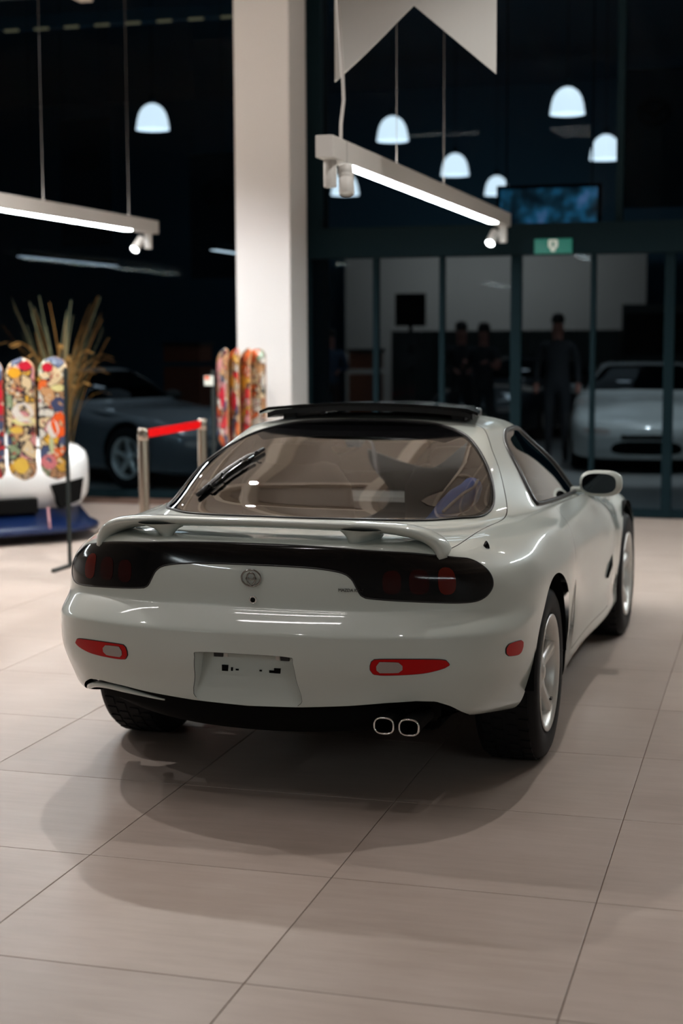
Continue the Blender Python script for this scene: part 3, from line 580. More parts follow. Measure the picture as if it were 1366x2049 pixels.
    for sg in (1, -1):
        sb = MB(); V2 = []; rows = [(.40, .36, .26, .10), (.55, .33, .25, .11), (.75, .27, .25, .10), (.92, .215, .24, .085), (1.0, .19, .19, .07), (1.015, .185, .15, .03)]
        for z, y, w_, d_ in rows:
            for t in np.arange(20)/20*2*PI: V2.append((sg*.36+w_*np.sign(math.cos(t))*abs(math.cos(t))**.6, y+.42+d_*np.sign(math.sin(t))*abs(math.sin(t))**.7, z))
        F2 = [(i*20+q, i*20+(q+1) % 20, (i+1)*20+(q+1) % 20, (i+1)*20+q) for i in range(5) for q in range(20)]+[tuple(range(100, 120))]
        st = mk('seat_backrest', V2, F2, MT['seat'], car, True)
        V2 = []
        for z, w_, d_ in ((.985, .10, .04), (1.01, .125, .05), (1.06, .125, .05), (1.085, .10, .04), (1.09, .06, .02)):
            for t in np.arange(16)/16*2*PI: V2.append((sg*.36+w_*np.sign(math.cos(t))*abs(math.cos(t))**.6, .60+d_*math.sin(t), z))
        mk('headrest', V2, [(i*16+q, i*16+(q+1) % 16, (i+1)*16+(q+1) % 16, (i+1)*16+q) for i in range(4) for q in range(16)]+[tuple(range(64, 80))], MT['seat'], st, True)
        MB().box(sg*.36-.24, sg*.36+.24, .74, 1.20, .36, .52, .06).out('seat_cushion', MT['seat'], car)
    ct = Vector((.36, 1.10, .86)); rx = Matrix.Rotation(math.radians(-25), 3, 'X')
    sw = MB().tube([ct+rx @ Vector((.18*math.cos(t), 0, .18*math.sin(t))) for t in np.arange(32)/32*2*PI], .014, 8, closed=True)
    for t in (0, 2.2, 4.1): sw.tube([ct, ct+rx @ Vector((.17*math.cos(t), 0, .17*math.sin(t)))], .014, 6)
    sw.tube([ct, ct+Vector((0, .16, -.06))], .03, 8); sw.out('steering_wheel', MT['dash'], car, True)
    return car
def text_mesh(body, size, ext, sx=1.0):
    cu = bpy.data.curves.new('lettering', 'FONT'); cu.body = body; cu.size = size; cu.extrude = ext; cu.space_character = sx
    o = bpy.data.objects.new('lettering', cu); C.objects.link(o); dg = bpy.context.evaluated_depsgraph_get(); me = bpy.data.meshes.new_from_object(o.evaluated_get(dg))
    V = [tuple(v.co) for v in me.vertices]; F = [tuple(p.vertices) for p in me.polygons]; bpy.data.objects.remove(o); bpy.data.curves.remove(cu); return V, F
MT['mirror'] = mat('mirror_glass', (.05, .06, .07), .03, 1)
CAR = build_car()
bag = []
for x_, y_ in ((.43, -.27), (.462, -.21), (.494, -.14), (.522, -.07), (.545, .0), (.556, .06), (.556, .10)):
    i_ = np.argmin(np.hypot(GLASS[0][:, 0]-x_, GLASS[0][:, 1]-y_)); bag.append(GLASS[0][i_]-GLASS[1][i_]*.056)
o = MB().tube(bag, [.014, .032, .042, .046, .046, .038, .014], 16).out('folded_banner', MT['bluecloth'], None, True)
o.rotation_euler.z = -.02
tag(o, 'rolled blue cloth with a white stripe inside the rear window of the white coupe', 'cloth')
MB().tube([(p[0]+.026, p[1]-.026, p[2]+.028) for p in bag[1:-1]], .0055, 6).out('white_stripe', MT['whiteink'], o, True)
# ---------------- the showroom shell ----------------
T = .7525; GX, GY = -.325, -.745
fl = MB().box(-9.5, 6.8, -9.5, 8.1, -.12, -.004).out('floor', MT['grout'], None, False, 'structure')
tile_me = None; rest = MB(); cx, cy = 1.625, -5.593
for ix in range(-13, 9):
    for iy in range(-13, 12):
        x0 = GX+ix*T; y0 = GY+iy*T; xm, ym = x0+T/2, y0+T/2
        if x0 < -9.4 or x0+T > 6.8 or y0 < -9.4 or y0+T > 8.1: continue
        dx, dy = xm-cx, ym-cy; ang = math.atan2(dx, dy); dd = math.hypot(dx, dy)
        if dd > 2.6 and abs(ang+.277) < .235+.45/dd and dy > 0:
            if tile_me is None:
                o = MB().box(-T/2+.0015, T/2-.0015, -T/2+.0015, T/2-.0015, -.008, 0, .0012).out('tile', MT['tile'], fl); tile_me = o.data
            else: o = link(bpy.data.objects.new('tile', tile_me), fl)
            o.location = (xm, ym, 0)
        else: rest.box(x0+.0015, x0+T-.0015, y0+.0015, y0+T-.0015, -.008, 0)
rest.out('tile_field', MT['tile'], fl, False, 'stuff')
ce = MB().box(-9.5, 6.8, -9.5, 8.2, 4.75, 4.9).out('ceiling', MT['ceil'], None, False, 'structure')
for i, x in enumerate(np.arange(-9.0, 6.8, 1.15)): MB().box(x-.06, x+.06, -9.4, 7.4, 4.5, 4.748).out('rafter', MT['rafter'], ce)
for y in (-6, -1.5, 3, 6.4): MB().box(-9.4, 6.7, y-.05, y+.05, 4.6, 4.746).out('rafter', MT['rafter'], ce)
MB().box(6.8, 6.95, -9.5, 8.2, 0, 4.9).out('wall_right', MT['wall'], None, False, 'structure')
MB().box(-9.65, -9.5, -9.5, 8.2, 0, 4.9).out('wall_left', MT['wall'], None, False, 'structure')
MB().box(-9.65, 6.95, -9.65, -9.5, 0, 4.9).out('wall_back', MT['wall'], None, False, 'structure')
col = MB().box(-2.845, -2.36, 6.9, 7.38, 0, 4.75, .008).out('column', MT['column'], None, False, 'structure')
# glazing left of the column
w1 = MB().box(-9.5, -2.5, 8.06, 8.14, 0, .075).out('window_1', MT['frame'], None, False, 'structure')
for x0, x1 in ((-9.5, -6.9), (-6.84, -4.6), (-4.6, -2.5)): MB().box(x0, x1, 8.095, 8.105, .075, 4.75).out('pane', MT['pane'], w1)
for x in (-6.87,): MB().box(x-.03, x+.03, 8.05, 8.15, .075, 4.75).out('mullion', MT['frame'], w1)
MB().box(-2.52, -2.40, 7.38, 8.2, 0, 4.75).out('trim_1', MT['frame'], None, False, 'structure')
# sliding entrance right of the column, dark header, glazing above
d1 = MB().box(-2.50, 1.40, 7.50, 7.70, 2.215, 2.475, .006).out('door_1', MT['frame'], None, False, 'structure')
mx = [(-2.42, .035), (-1.795, .024), (-1.205, .022), (-.56, .046), (.094, .022), (.725, .042), (1.35, .035)]
for x, hw in mx: MB().box(x-hw/1.0, x+hw/1.0, 7.56, 7.64, 0, 2.215, .004).out('mullion', MT['frame'], d1)
for (a, ha), (b, hb) in zip(mx[:-1], mx[1:]):
    MB().box(a+ha, b-hb, 7.595, 7.603, .07, 2.215).out('pane', MT['pane'], d1)
    MB().box(a+ha, b-hb, 7.57, 7.63, 0, .07, .003).out('bottom_rail', MT['frame'], d1)
w2 = MB().box(-2.50, -2.27, 7.52, 7.68, 2.475, 4.75, .004).out('window_2', MT['frame'], None, False, 'structure')
for x0, x1 in ((-2.27, .27), (.33, 1.40)): MB().box(x0, x1, 7.595, 7.603, 2.475, 4.75).out('pane', MT['pane'], w2)
for x in (.30,): MB().box(x-.03, x+.03, 7.56, 7.64, 2.475, 4.75).out('mullion', MT['frame'], w2)
MB().box(1.40, 6.8, 7.5, 7.7, 0, 4.75).out('wall_front', MT['wall'], None, False, 'structure')
# ---------------- hall beyond the glass, added to hold reflections as solid things ----------------
MB().box(-16, 9, 8.16, 26, -.12, -.002).out('floor_2', MT['hallfloor'], None, False, 'structure')
MB().box(-16, 9, 25.6, 25.8, 0, 6.6).out('wall_far', MT['navy'], None, False, 'structure')
MB().box(-16, 9, 8.25, 26, 6.5, 6.65).out('ceiling_2', MT['navy'], None, False, 'structure')
MB().box(-16, -15.8, 8.2, 26, 0, 6.6).out('wall_side', MT['navy'], None, False, 'structure')
MB().box(8.8, 9, 8.2, 26, 0, 6.6).out('wall_end', MT['navy'], None, False, 'structure')
MB().box(-6.4, -.75, 23.0, 23.15, 0, 3.1).out('wall_partition', MT['backwall'], None, False, 'structure')
# ---------------- light bars ----------------
def light_bar(label, x, y0, y1, z, far_spot=True, near=True, cord_y=None, wires=(), group=None):
    L = y1-y0; t = thing('light_bar', label, 'light', (x, y0, z), 0, group)
    a = .42 if near else .05; b = L-.55
    MB().box(-.046, .046, 0, L, 0, .108, .003).out('housing', MT['lampwhite'], t)
    MB().box(-.0465, .0465, .25, .256, -.001, .109).out('joint', MT['wire'], t)
    MB().box(-.034, .034, a, b, -.006, .003, .001).out('light_strip', MT['strip'], t)
    if far_spot or y0 > 1: MB().box(-.034, .034, a, b, .100, .1086).out('added_uplight', MT['upstrip'], t)  # glow added on the housing top to brighten the ceiling
    def spot(y, tilt, lit, side=1):
        MB().lathe([(0, -.135), (.030, -.135), (.033, -.13), (.033, -.004), (.030, 0)], 20, 'z', (-.008*side, y, 0)).out('spot_driver', MT['lampwhite'], t, True)
        h = MB().lathe([(.0, .06), (.034, .06), (.038, .055), (.038, .02), (.035, .018), (.038, .014), (.038, .002), (.035, 0), (.038, -.004), (.039, -.085), (.035, -.088), (.034, -.075)], 24, 'z').out('spot_head', MT['lampwhite'], t, True)
        h.location = (.070*side, y+.02*side, -.088); h.rotation_euler = tilt
        f = MB().lathe([(0, -.078), (.034, -.078)], 24, 'z').out('spot_lens', MT['spotface'] if lit else MT['lampwhite'], h, True)
        if lit:
            l = bpy.data.lights.new('spot', 'SPOT'); l.energy = 120; l.spot_size = 1.0; l.spot_blend = .6; l.shadow_soft_size = .03; l.color = (1, .95, .88)
            o = bpy.data.objects.new('spot', l); C.objects.link(o); o.parent = h; o.location = (0, 0, -.10)
    if near: spot(.13, (math.radians(-14), math.radians(-6), 0), False)
    if far_spot: spot(L-.15, (math.radians(-48), math.radians(14), 0), True, -1)
    for wy in wires:
        MB().tube([(0, wy, .108), (0, wy, 4.75-z)], .0022, 5).out('hanging_wire', MT['wire'], t, True); MB().lathe([(.008, .108), (.006, .135), (.002, .142)], 10, 'z', (0, wy, 0)).out('wire_grip', MT['wire'], t, True)
    if cord_y is not None:
        MB().tube([(0, cord_y, .10), (.002, cord_y, .2), (.014, cord_y+.01, .32), (.010, cord_y, .5), (-.012, cord_y, .8), (0, cord_y, 4.75-z)], .0085, 8).out('power_cord', MT['cord'], t, True)
    return t
G = 'pendant light bars'
light_bar('white light bar hanging right of the column, its white cord rising to the swallowtail banner', -.575, 1.87, 7.10, 2.42, True, True, .30, (1.5, 2.82), G)
light_bar('white light bar at the left edge above the skateboards, thin wires above it', -3.60, 1.7, 6.93, 2.42, True, True, None, (3.15, 4.70), G)
for q in (('far left', -6.6, 1.2, 6.4), ('on the right', 2.45, 1.9, 7.0), ('behind the camera to the left', -3.2, -8.0, -4.6), ('behind the camera to the right', 4.6, -7, -3)):
    light_bar('white light bar outside the view, '+q[0], *q[1:], 2.42, False, False, None, (1.0,), G)
def aim(name, loc, to, e, size=.5, col=(1, .95, .93)):
    l = bpy.data.lights.new(name, 'SPOT'); l.energy = e; l.spot_size = size; l.spot_blend = .7; l.shadow_soft_size = .05; l.color = col
    o = bpy.data.objects.new(name, l); C.objects.link(o); o.location = loc; o.rotation_euler = (Vector(to)-Vector(loc)).to_track_quat('-Z', 'Y').to_euler(); return o
aim('spot', (-3.5, 4.2, 4.3), (-2.6, 6.9, 1.0), 260, .75, (.97, .96, 1))  # unseen spot added to brighten the column
# swallowtail banner
bx0, bx1, byy = -.613, .222, 2.2
def banner():
    n = 24; V = []; F = []
    for k in range(n+1):
        f = k/n; x = bx0+(bx1-bx0)*f; zb = 2.834+(.354)*(1-abs(2*f-1)) ; yy = byy+.012*math.sin(f*9)
        for (dy, z) in ((-.003, zb), (-.003, 4.4), (.003, 4.4), (.003, zb)): V.append((x, yy+dy, z))
    for k in range(n):
        for q in range(4): F.append((k*4+q, (k+1)*4+q, (k+1)*4+(q+1) % 4, k*4+(q+1) % 4))
    F += [(0, 1, 2, 3), tuple(n*4+q for q in (3, 2, 1, 0))]
    return mk('swallowtail_banner', V, F, MT['banner'], None, False)
o = banner(); tag(o, 'white swallowtail banner hanging at the top of the frame', 'banner')
MB().tube([(bx0-.03, byy, 4.41), (bx1+.03, byy, 4.41)], .012, 10).out('banner_rod', MT['wire'], o, True)
MB().tube([((bx0+bx1)/2, byy, 4.41), ((bx0+bx1)/2, byy, 4.75)], .003, 6).out('banner_wire', MT['wire'], o, True)
# emergency exit sign on the header
t = thing('exit_sign', 'green emergency exit sign on the dark door header', 'sign', (-.235, 7.5, 2.28))
MB().box(-.158, .158, -.025, 0, -.062, .062, .004).out('sign_box', MT['green'], t)
mb = MB(); mb.prism([(-.018, -.045), (.018, -.045), (.020, -.022), (.040, -.005), (.040, .045), (.030, .054), (-.030, .054), (-.040, .045), (-.040, -.005), (-.020, -.022)], -.028, -.024); p_ = mb.out('pictogram', MT['signwhite'], t)
mb = MB(); mb.prism([(-.012, .005), (0, -.012), (.012, .005), (.010, .034), (-.010, .034)], -.030, -.027); mb.out('pictogram_window', MT['green'], p_)
# barrier posts and belt
posts = []
for i, (x, y, lab) in enumerate(((-2.345, 3.68, 'polished steel barrier post at the left end of the red belt'), (-2.38, 4.84, 'polished steel barrier post at the right end of the red belt, beside the skateboards'))):
    t = thing('barrier_post', lab, 'post', (x, y, 0), 0, 'belt barrier posts')
    MB().lathe([(0, 0), (.16, 0), (.16, .012), (.05, .03), (.036, .04)], 32).out('base', MT['steel'], t, True)
    MB().lathe([(.034, .03), (.034, .88)], 28).out('tube', MT['steel'], t, True)
    MB().lathe([(.034, .872), (.0355, .874), (.0355, .948), (.032, .952), (0, .952)], 28).out('head', MT['steel'], t, True); posts.append(t)
o = MB().box(-2.3475, -2.3445, 3.722, 4.797, .885, .94).out('barrier_belt', MT['belt'], None)
o.rotation_euler.z = 0
o.data.transform(Matrix.Translation((-2.362, 4.26, 0)) @ Matrix.Rotation(math.radians(1.73), 4, 'Z') @ Matrix.Translation((2.346, -4.26, 0)))
tag(o, 'red belt stretched between the two steel barrier posts', 'belt')
# skateboard decks on black stands
def deck_mesh(w=.205, L=.83, th=.011):
    n = 34; V = []; F = []; k = 9
    for i in range(n+1):
        f = i/n; zz = L*f; e = min(zz, L-zz); r = w/2
        hw = r if e >= r else math.sqrt(max(r*r-(r-e)**2, 1e-6)); kick = .9*max(0, .13-e)**1.6
        for dy in (0, th):
            for j in range(k): x = -1+2*j/(k-1); V.append((x*hw, dy+kick+.010*x*x, zz))
    m = 2*k
    for i in range(n):
        for j in range(k-1):
            F.append((i*m+j, i*m+j+1, (i+1)*m+j+1, (i+1)*m+j)); F.append((i*m+k+j+1, i*m+k+j, (i+1)*m+k+j, (i+1)*m+k+j+1))
        F.append((i*m+k-1, i*m+2*k-1, (i+1)*m+2*k-1, (i+1)*m+k-1)); F.append((i*m+k, i*m, (i+1)*m, (i+1)*m+k))
    F += [tuple(range(k))+tuple(range(2*k-1, k-1, -1)), tuple(reversed(tuple(n*m+q for q in range(k))+tuple(n*m+q for q in range(2*k-1, k-1, -1))))]
    return V, F
cream, rd, yl, bl, gn, og, pk, wh_, tn = (.58, .44, .26), (.52, .02, .03), (.62, .34, .03), (.05, .07, .14), (.20, .26, .15), (.60, .11, .02), (.52, .22, .22), (.55, .52, .46), (.45, .24, .11)
pal = [[rd, bl, rd, wh_, rd, cream], [cream, tn, wh_, cream, yl, pk, gn, cream, bl, tn, cream], [cream, og, wh_, bl, cream, pk, tn, yl, wh_, gn, cream], [rd, og, pk, rd, bl, tn, wh_], [wh_, pk, yl, bl, rd, cream, og], [yl, tn, cream, og, rd, pk], [wh_, gn, cream, bl, tn, og, wh_]]
def deck(label, x, y, z, rz, k, edge=None, group=None, w=.205):
    V, F = deck_mesh(w); me_o = mk('skateboard_deck', V, F, deck_mat('deck_print', k+1, cream, pal[k]), None, True)
    me_o.data.materials.append(MT['wood'])
    for p in me_o.data.polygons:
        if p.normal.y > -.5: p.material_index = 1; 
        p.use_smooth = False
    me_o.location = (x, y, z); me_o.rotation_euler = (math.radians(0), 0, rz)
    tag(me_o, label, 'skateboard', group); return me_o
rz0 = .06; g1 = 'skateboards on the near left stand'; g2 = 'skateboards on the stand by the column'
dl = [deck('red printed skateboard deck cut by the left edge of the photo', -3.52, 3.80, .565, rz0, 0, None, g1),
      deck('cream sticker printed skateboard deck with a yellow disc low down, left of the orange one', -3.283, 3.795, .575, rz0, 1, None, g1),
      deck('cream skateboard deck with orange and red print, beside the black stand post', -3.040, 3.79, .585, rz0, 2, None, g1)]
def disc(par, x, z, rx, rz, m, n=18, j=0.0):
    V = [(x+rx*math.cos(2*PI*q/n)*(1+j*math.sin(5*q)), -.0008+.010*((x+rx*math.cos(2*PI*q/n))/.1)**2-.001, z+rz*math.sin(2*PI*q/n)*(1+j*math.cos(3*q))) for q in range(n)]
    mk('printed_patch', V, [tuple(range(n))], m, par, False)
pm = {k: mat('print_'+k, c, .35, coat=.4) for k, c in dict(yellow=(.62, .40, .06), pink=(.50, .15, .16), orange=(.70, .09, .01), white=(.62, .57, .52), navy=(.04, .05, .11), red=(.50, .01, .03), amber=(.70, .33, .02), lemon=(.62, .56, .25), green=(.42, .45, .25)).items()}
for par, L in ((dl[1], ((-.035, .73, .050, .035, 'amber'), (.045, .775, .045, .032, 'red'), (.02, .465, .075, .065, 'white'), (.025, .405, .085, .028, 'lemon'), (0, .105, .055, .055, 'yellow'), (-.03, .345, .05, .022, 'yellow'))),
               (dl[2], ((-.03, .755, .04, .03, 'red'), (.045, .51, .055, .05, 'navy'), (.045, .375, .055, .085, 'orange'), (.0, .345, .042, .06, 'white'), (-.012, .235, .018, .055, 'green'), (-.035, .125, .06, .05, 'pink'), (.045, .62, .05, .022, 'lemon'))),
               (dl[0], ((.05, .60, .05, .06, 'red'), (.06, .50, .04, .05, 'red')))):
    for x, z, rx, rz, k in L: disc(par, x, z, rx, rz, pm[k], 18, .10)
t = thing('display_stand', 'thin black T-foot stand post right of the near skateboards', 'stand', (-2.945, 3.80, 0), 0)
MB().box(-.011, .011, -.011, .011, 0, 1.34, .002).out('post', MT['standblack'], t)
MB().box(-.012, .012, -.26, .26, 0, .024, .003).out('foot', MT['standblack'], t)
for z in (1.21, .80): MB().box(-.72, 0, .024, .036, z-.008, z+.008, .002).out('rail', MT['standblack'], t)
x0, y0 = -2.775, 6.42; rz1 = -.95
stp = (x0-.08*math.cos(rz1), y0-.08*math.sin(rz1))
names = ['orange edged skateboard deck furthest left on the stand by the column', 'skateboard deck with a red oval, second from left by the column', 'amber edged skateboard deck third from left by the column', 'pale sticker covered skateboard deck against the white column']
dk = []
for i in range(4):
    dk.append(deck(names[i], -2.775+.088*i, 6.30+.03*i, .615, (-.80, -.80, -.80, -.30)[i], 3+i, None, g2, .20))
disc(dk[1], .02, .40, .055, .085, pm['red'], 18, .03); disc(dk[0], .03, .43, .04, .09, pm['red'], 18, .1); disc(dk[2], .0, .55, .05, .06, pm['amber'], 18, .1); disc(dk[1], .0, .56, .05, .05, pm['amber'], 18, .1)
t = thing('display_stand', 'black stand post carrying four skateboards in front of the column', 'stand', (-2.865, 6.36, 0), 0)
MB().box(-.012, .012, -.012, .012, 0, 1.26, .002).out('post', MT['standblack'], t); MB().box(-.013, .013, -.26, .26, 0, .024, .003).out('foot', MT['standblack'], t)
MB().box(0, .42, .118, .130, 1.18, 1.20, .002).out('rail', MT['standblack'], t); MB().box(0, .42, .118, .130, .80, .82, .002).out('rail', MT['standblack'], t)
o = MB().box(-2.925, -2.845, 6.32, 6.325, 1.14, 1.22).out('price_card', MT['signwhite'], None); tag(o, 'small pale and orange card left of the skateboards by the column', 'card')
MB().box(-2.92, -2.88, 6.317, 6.3195, 1.19, 1.215).out('orange_print', pm['orange'], o)
# tall dried grass in a planter
pt = thing('potted_grass', 'tall golden and green ornamental grass behind the skateboards', 'plant', (-4.70, 7.3, 0))
MB().lathe([(0, 0), (.12, 0), (.15, .30), (.16, .42), (.15, .42), (.14, .38), (0, .37)], 28).out('planter', MT['pot'], pt, True)
gm = [mat('grass_gold', (.36, .19, .05), .6), mat('grass_green', (.20, .22, .13), .6), mat('grass_rust', (.24, .09, .03), .6)]
rg = random.Random(3); protos = []
for k in range(10):
    h = rg.uniform(.95, 1.5); lean = rg.uniform(.06, .5) if k % 3 else rg.uniform(.2, .75); droop = rg.uniform(0, .5) if k % 3 else 1.1; V = []; F = []; n = 9
    for i in range(n+1):
        f = i/n; x = lean*f**1.7; z = h*(f-droop*.32*f**4); wd = .0085*(1-f*.75)+(.012 if (k % 3 == 0 and f > .72) else 0)
        for q in range(3): a = 2*PI*q/3; V.append((x+wd*.35*math.cos(a), wd*math.sin(a), z))
    for i in range(n): F += [(i*3+q, i*3+(q+1) % 3, (i+1)*3+(q+1) % 3, (i+1)*3+q) for q in range(3)]
    me = bpy.data.meshes.new('blade'); me.from_pydata(V, [], F); me.materials.append(gm[0 if k % 3 == 0 else (1 if k % 3 == 1 else rg.choice((0, 2)))]); protos.append(me)
for k in range(110):
    o = link(bpy.data.objects.new('grass_blade', protos[k % 10]), pt); o.rotation_euler = (0, 0, rg.uniform(0, 2*PI)); s_ = rg.uniform(.85, 1.2); o.scale = (s_, s_*1.2, s_)
    r_ = rg.uniform(0, .09); a_ = rg.uniform(0, 2*PI); o.location = (r_*math.cos(a_), r_*math.sin(a_), .36)
# ---------------- other cars: same kind of coupe in other paint ----------------
# materials linked per object: remember which mesh wears which paint
def repaint(c, body, glass=True):
    def rec(o):
        if o.type == 'MESH' and o.data.materials:
            m = o.data.materials[0]
            if m in (MT['white'], MT['glass']):
                o.material_slots[0].link = 'OBJECT'; o.material_slots[0].material = MT[body] if m is MT['white'] else MT['tint']
        for ch in o.children: rec(ch)
    rec(c)
SK = ('rear_wing', 'rear_wiper', 'roof_panel', 'sunroof_blind', 'badge_lettering', 'round_emblem', 'boot_lock', 'aerial_stub', 'steering_wheel', 'seat_cushion', 'dashboard', 'plate_recess')
def roofed(c):   # closed roof for the cars without a sliding panel
    V = [(x, y, 1.2135+.012-.055*x*x*2-(.05*(y-.78)**2)) for y in np.linspace(.55, 1.0, 6) for x in np.linspace(-.40, .40, 9)]
    F = [(j*9+i, j*9+i+1, (j+1)*9+i+1, (j+1)*9+i) for j in range(5) for i in range(8)]; return mk('roof_skin', V, F, MT['hallblack'], c, True)
def other_car(label, loc, rz, body):
    c = copy_tree(CAR, None, SK); c.location = loc; c.rotation_euler = (0, 0, rz); tag(c, label, 'car'); repaint(c, body); r = roofed(c); r.data.materials[0] = MT[body]; return c
c = other_car('white car seen from the front behind the glass doors, right of the black one', (-.10, 14.9, 0), PI+.10, 'hallwhite')
MB().box(-.28, .28, 3.33, 3.345, .385, .445, .003).out('number_plate', MT['trim'], c)
c = other_car('black car behind the glass doors beside the white one', (-1.95, 19.6, 0), PI-.22, 'hallblack')
MB().box(-.26, .26, 3.35, 3.362, .30, .41, .003).out('number_plate', mat('plate_yellow', (.5, .36, .22), .5), c)
GH = -2.0; GC = (-5.30-1.4*math.sin(-GH), 10.0-1.4*math.cos(GH), 0)
c = other_car('grey car behind the left window, behind the barrier posts', GC, GH, 'hallgrey')
# show car cut by the left edge: white nose on a blue splitter
nose = thing('show_car', 'white show car with blue front splitter at the left edge under the skateboards', 'car', (-4.03, 4.60, 0), math.radians(-135))
rows = [(.88, -.16, .20), (.92, -.10, .26), (.95, -.03, .34), (.955, 0, .44), (.955, -.015, .54), (.945, -.05, .60), (.91, -.14, .645), (.80, -.45, .685), (.55, -1.0, .76), (.2, -1.3, .80)]
V = []; F = []; m = 60; yc_ = -2.1
for hw, yf, z in rows:
    hl = (yf-yc_)
    for q in range(m):
        a_ = 2*PI*q/m; ca, sa = math.cos(a_), math.sin(a_); x = hw*np.sign(ca)*abs(ca)**.25; f_ = np.sign(sa)*abs(sa)**.20
        V.append((x, yc_+(hl if sa > 0 else 2.1)*f_, z+(.06*max(0, abs(x)-.45)/.45 if .5 < z < .7 and sa > 0 else 0)))
for i in range(len(rows)-1): F += [(i*m+q, i*m+(q+1) % m, (i+1)*m+(q+1) % m, (i+1)*m+q) for q in range(m)]
F += [tuple(reversed(range(m))), tuple(range((len(rows)-1)*m, len(rows)*m))]
mk('body_shell', V, F, MT['showwhite'], nose, True)
V = []; F = []; rows = [(.72, -1.15, -3.9, .74), (.62, -1.75, -3.5, 1.0), (.52, -2.15, -3.0, 1.15), (.3, -2.3, -2.8, 1.18)]
for hw, y0_, y1_, z in rows:
    for q in range(m):
        a_ = 2*PI*q/m; ca, sa = math.cos(a_), math.sin(a_); V.append((hw*np.sign(ca)*abs(ca)**.5, (y0_+y1_)/2+(y0_-y1_)/2*np.sign(sa)*abs(sa)**.6, z))
for i in range(3): F += [(i*m+q, i*m+(q+1) % m, (i+1)*m+(q+1) % m, (i+1)*m+q) for q in range(m)]
F += [tuple(range(3*m, 4*m))]; mk('cabin_glass', V, F, MT['gloss_black'], nose, True)
V = []; F = []; n = 40
for zt, gx, gy in ((.075, 1.02, .16), (.105, 1.02, .16), (.13, .97, .08), (.24, .90, -.06)):
    for q in range(n+1):
        t_ = PI*q/n; ca, sa = math.cos(t_), math.sin(t_); V.append((gx*np.sign(ca)*abs(ca)**.45, -.75+(.75+gy)*abs(sa)**.6, zt))
for r_ in range(3): F += [(r_*(n+1)+q, r_*(n+1)+q+1, (r_+1)*(n+1)+q+1, (r_+1)*(n+1)+q) for q in range(n)]
F += [tuple(reversed(range(n+1))), tuple(range(3*(n+1), 4*(n+1)))]
mk('front_splitter', V, F, MT['splitter'], nose, True)
for sg in (1, -1):
    P_ = [(sg*.52, .010, .43), (sg*.80, -.05, .47), (sg*.77, -.045, .30), (sg*.60, .0, .25)]; V = [(p[0], p[1]+.012, p[2]) for p in P_]+[(p[0], p[1]-.09, p[2]) for p in P_]
    mk('corner_intake', V, [(0, 1, 2, 3)[::sg], (0, 4, 5, 1)[::sg], (1, 5, 6, 2)[::sg], (2, 6, 7, 3)[::sg], (3, 7, 4, 0)[::sg]], MT['under'], nose, False)
    MB().tube([(sg*.50, .0, .26), (sg*.47, .12, .11)], .009, 6).out('splitter_strut', MT['pink'], nose, True)
    for y_ in (-.72, -3.2):
        wmb = MB().lathe([(.20, -.10), (.30, -.10), (.315, -.06), (.315, .06), (.30, .10), (.2, .10)], 32, 'x', (sg*.80, y_, .315)).out('wheel', MT['rubber'], nose, True)
        MB().lathe([(0, sg*.09), (.05, sg*.085), (.18, sg*.07), (.2, sg*.10)], 24, 'x', (sg*.80, y_, .315)).out('rim', MT['alloy'], wmb, True)
MB().box(-.42, .42, -.10, .014, .225, .335, .01).out('front_grille', MT['under'], nose)
# ---------------- hall lamps, screen, furniture: reflections built as solid things ----------------
PL = [(-5.895, 12.45, 4.24), (-.871, 13.006, 4.287), (-3.275, 14.151, 4.203), (-3.01, 16.853, 4.018), (-3.011, 20.3, 4.03), (-.62, 14.863, 3.954), (-4.542, 16.386, 3.743)]
wd = ['left of the column behind the left window', 'highest right, above the green exit sign', 'just right of the column above the light bar', 'in the middle below the banner tip', 'above the dark screen at the end of the light bar', 'at the right, below the highest one', 'half hidden behind the spot of the light bar']
pl0 = None
for (x, y, z), q in zip(PL, wd):
    lab = 'glowing white dome pendant lamp '+q
    if pl0 is None:
        pl0 = t = thing('pendant_lamp', lab, 'lamp', (x, y, z), 0, 'dome pendant lamps beyond the glass')
        MB().lathe([(.205, -.165), (.200, -.13), (.188, -.05), (.165, .03), (.125, .095), (.07, .135), (.03, .148)], 36).out('shade', MT['shade'], t, True)
        MB().lathe([(.03, .148), (.045, .15), (.045, .22), (.02, .25), (0, .252)], 20).out('lamp_cap', MT['frame'], t, True)
        MB().lathe([(0, .05), (.05, .045), (.06, 0), (.04, -.05), (0, -.06)], 20).out('bulb', MT['shadein'], t, True)
        MB().tube([(0, 0, .25), (0, 0, 6.5-z)], .006, 6).out('hanging_rod', MT['under'], t, True)
    else:
        t = copy_tree(pl0); t.location = (x, y, z); t['label'] = lab
        for ch in t.children:
            if ch.name.startswith('hanging_rod'): k_ = (6.5-z-.25)/(6.5-PL[0][2]-.25); ch.scale.z = k_; ch.location.z = .25-.25*k_
t = thing('wall_screen', 'wide dark framed screen with a blue picture above the exit sign beyond the glass', 'screen', (-.50, 9.0, 2.735))
MB().box(-.49, .49, 0, .05, -.20, .20, .006).out('bezel', MT['under'], t)
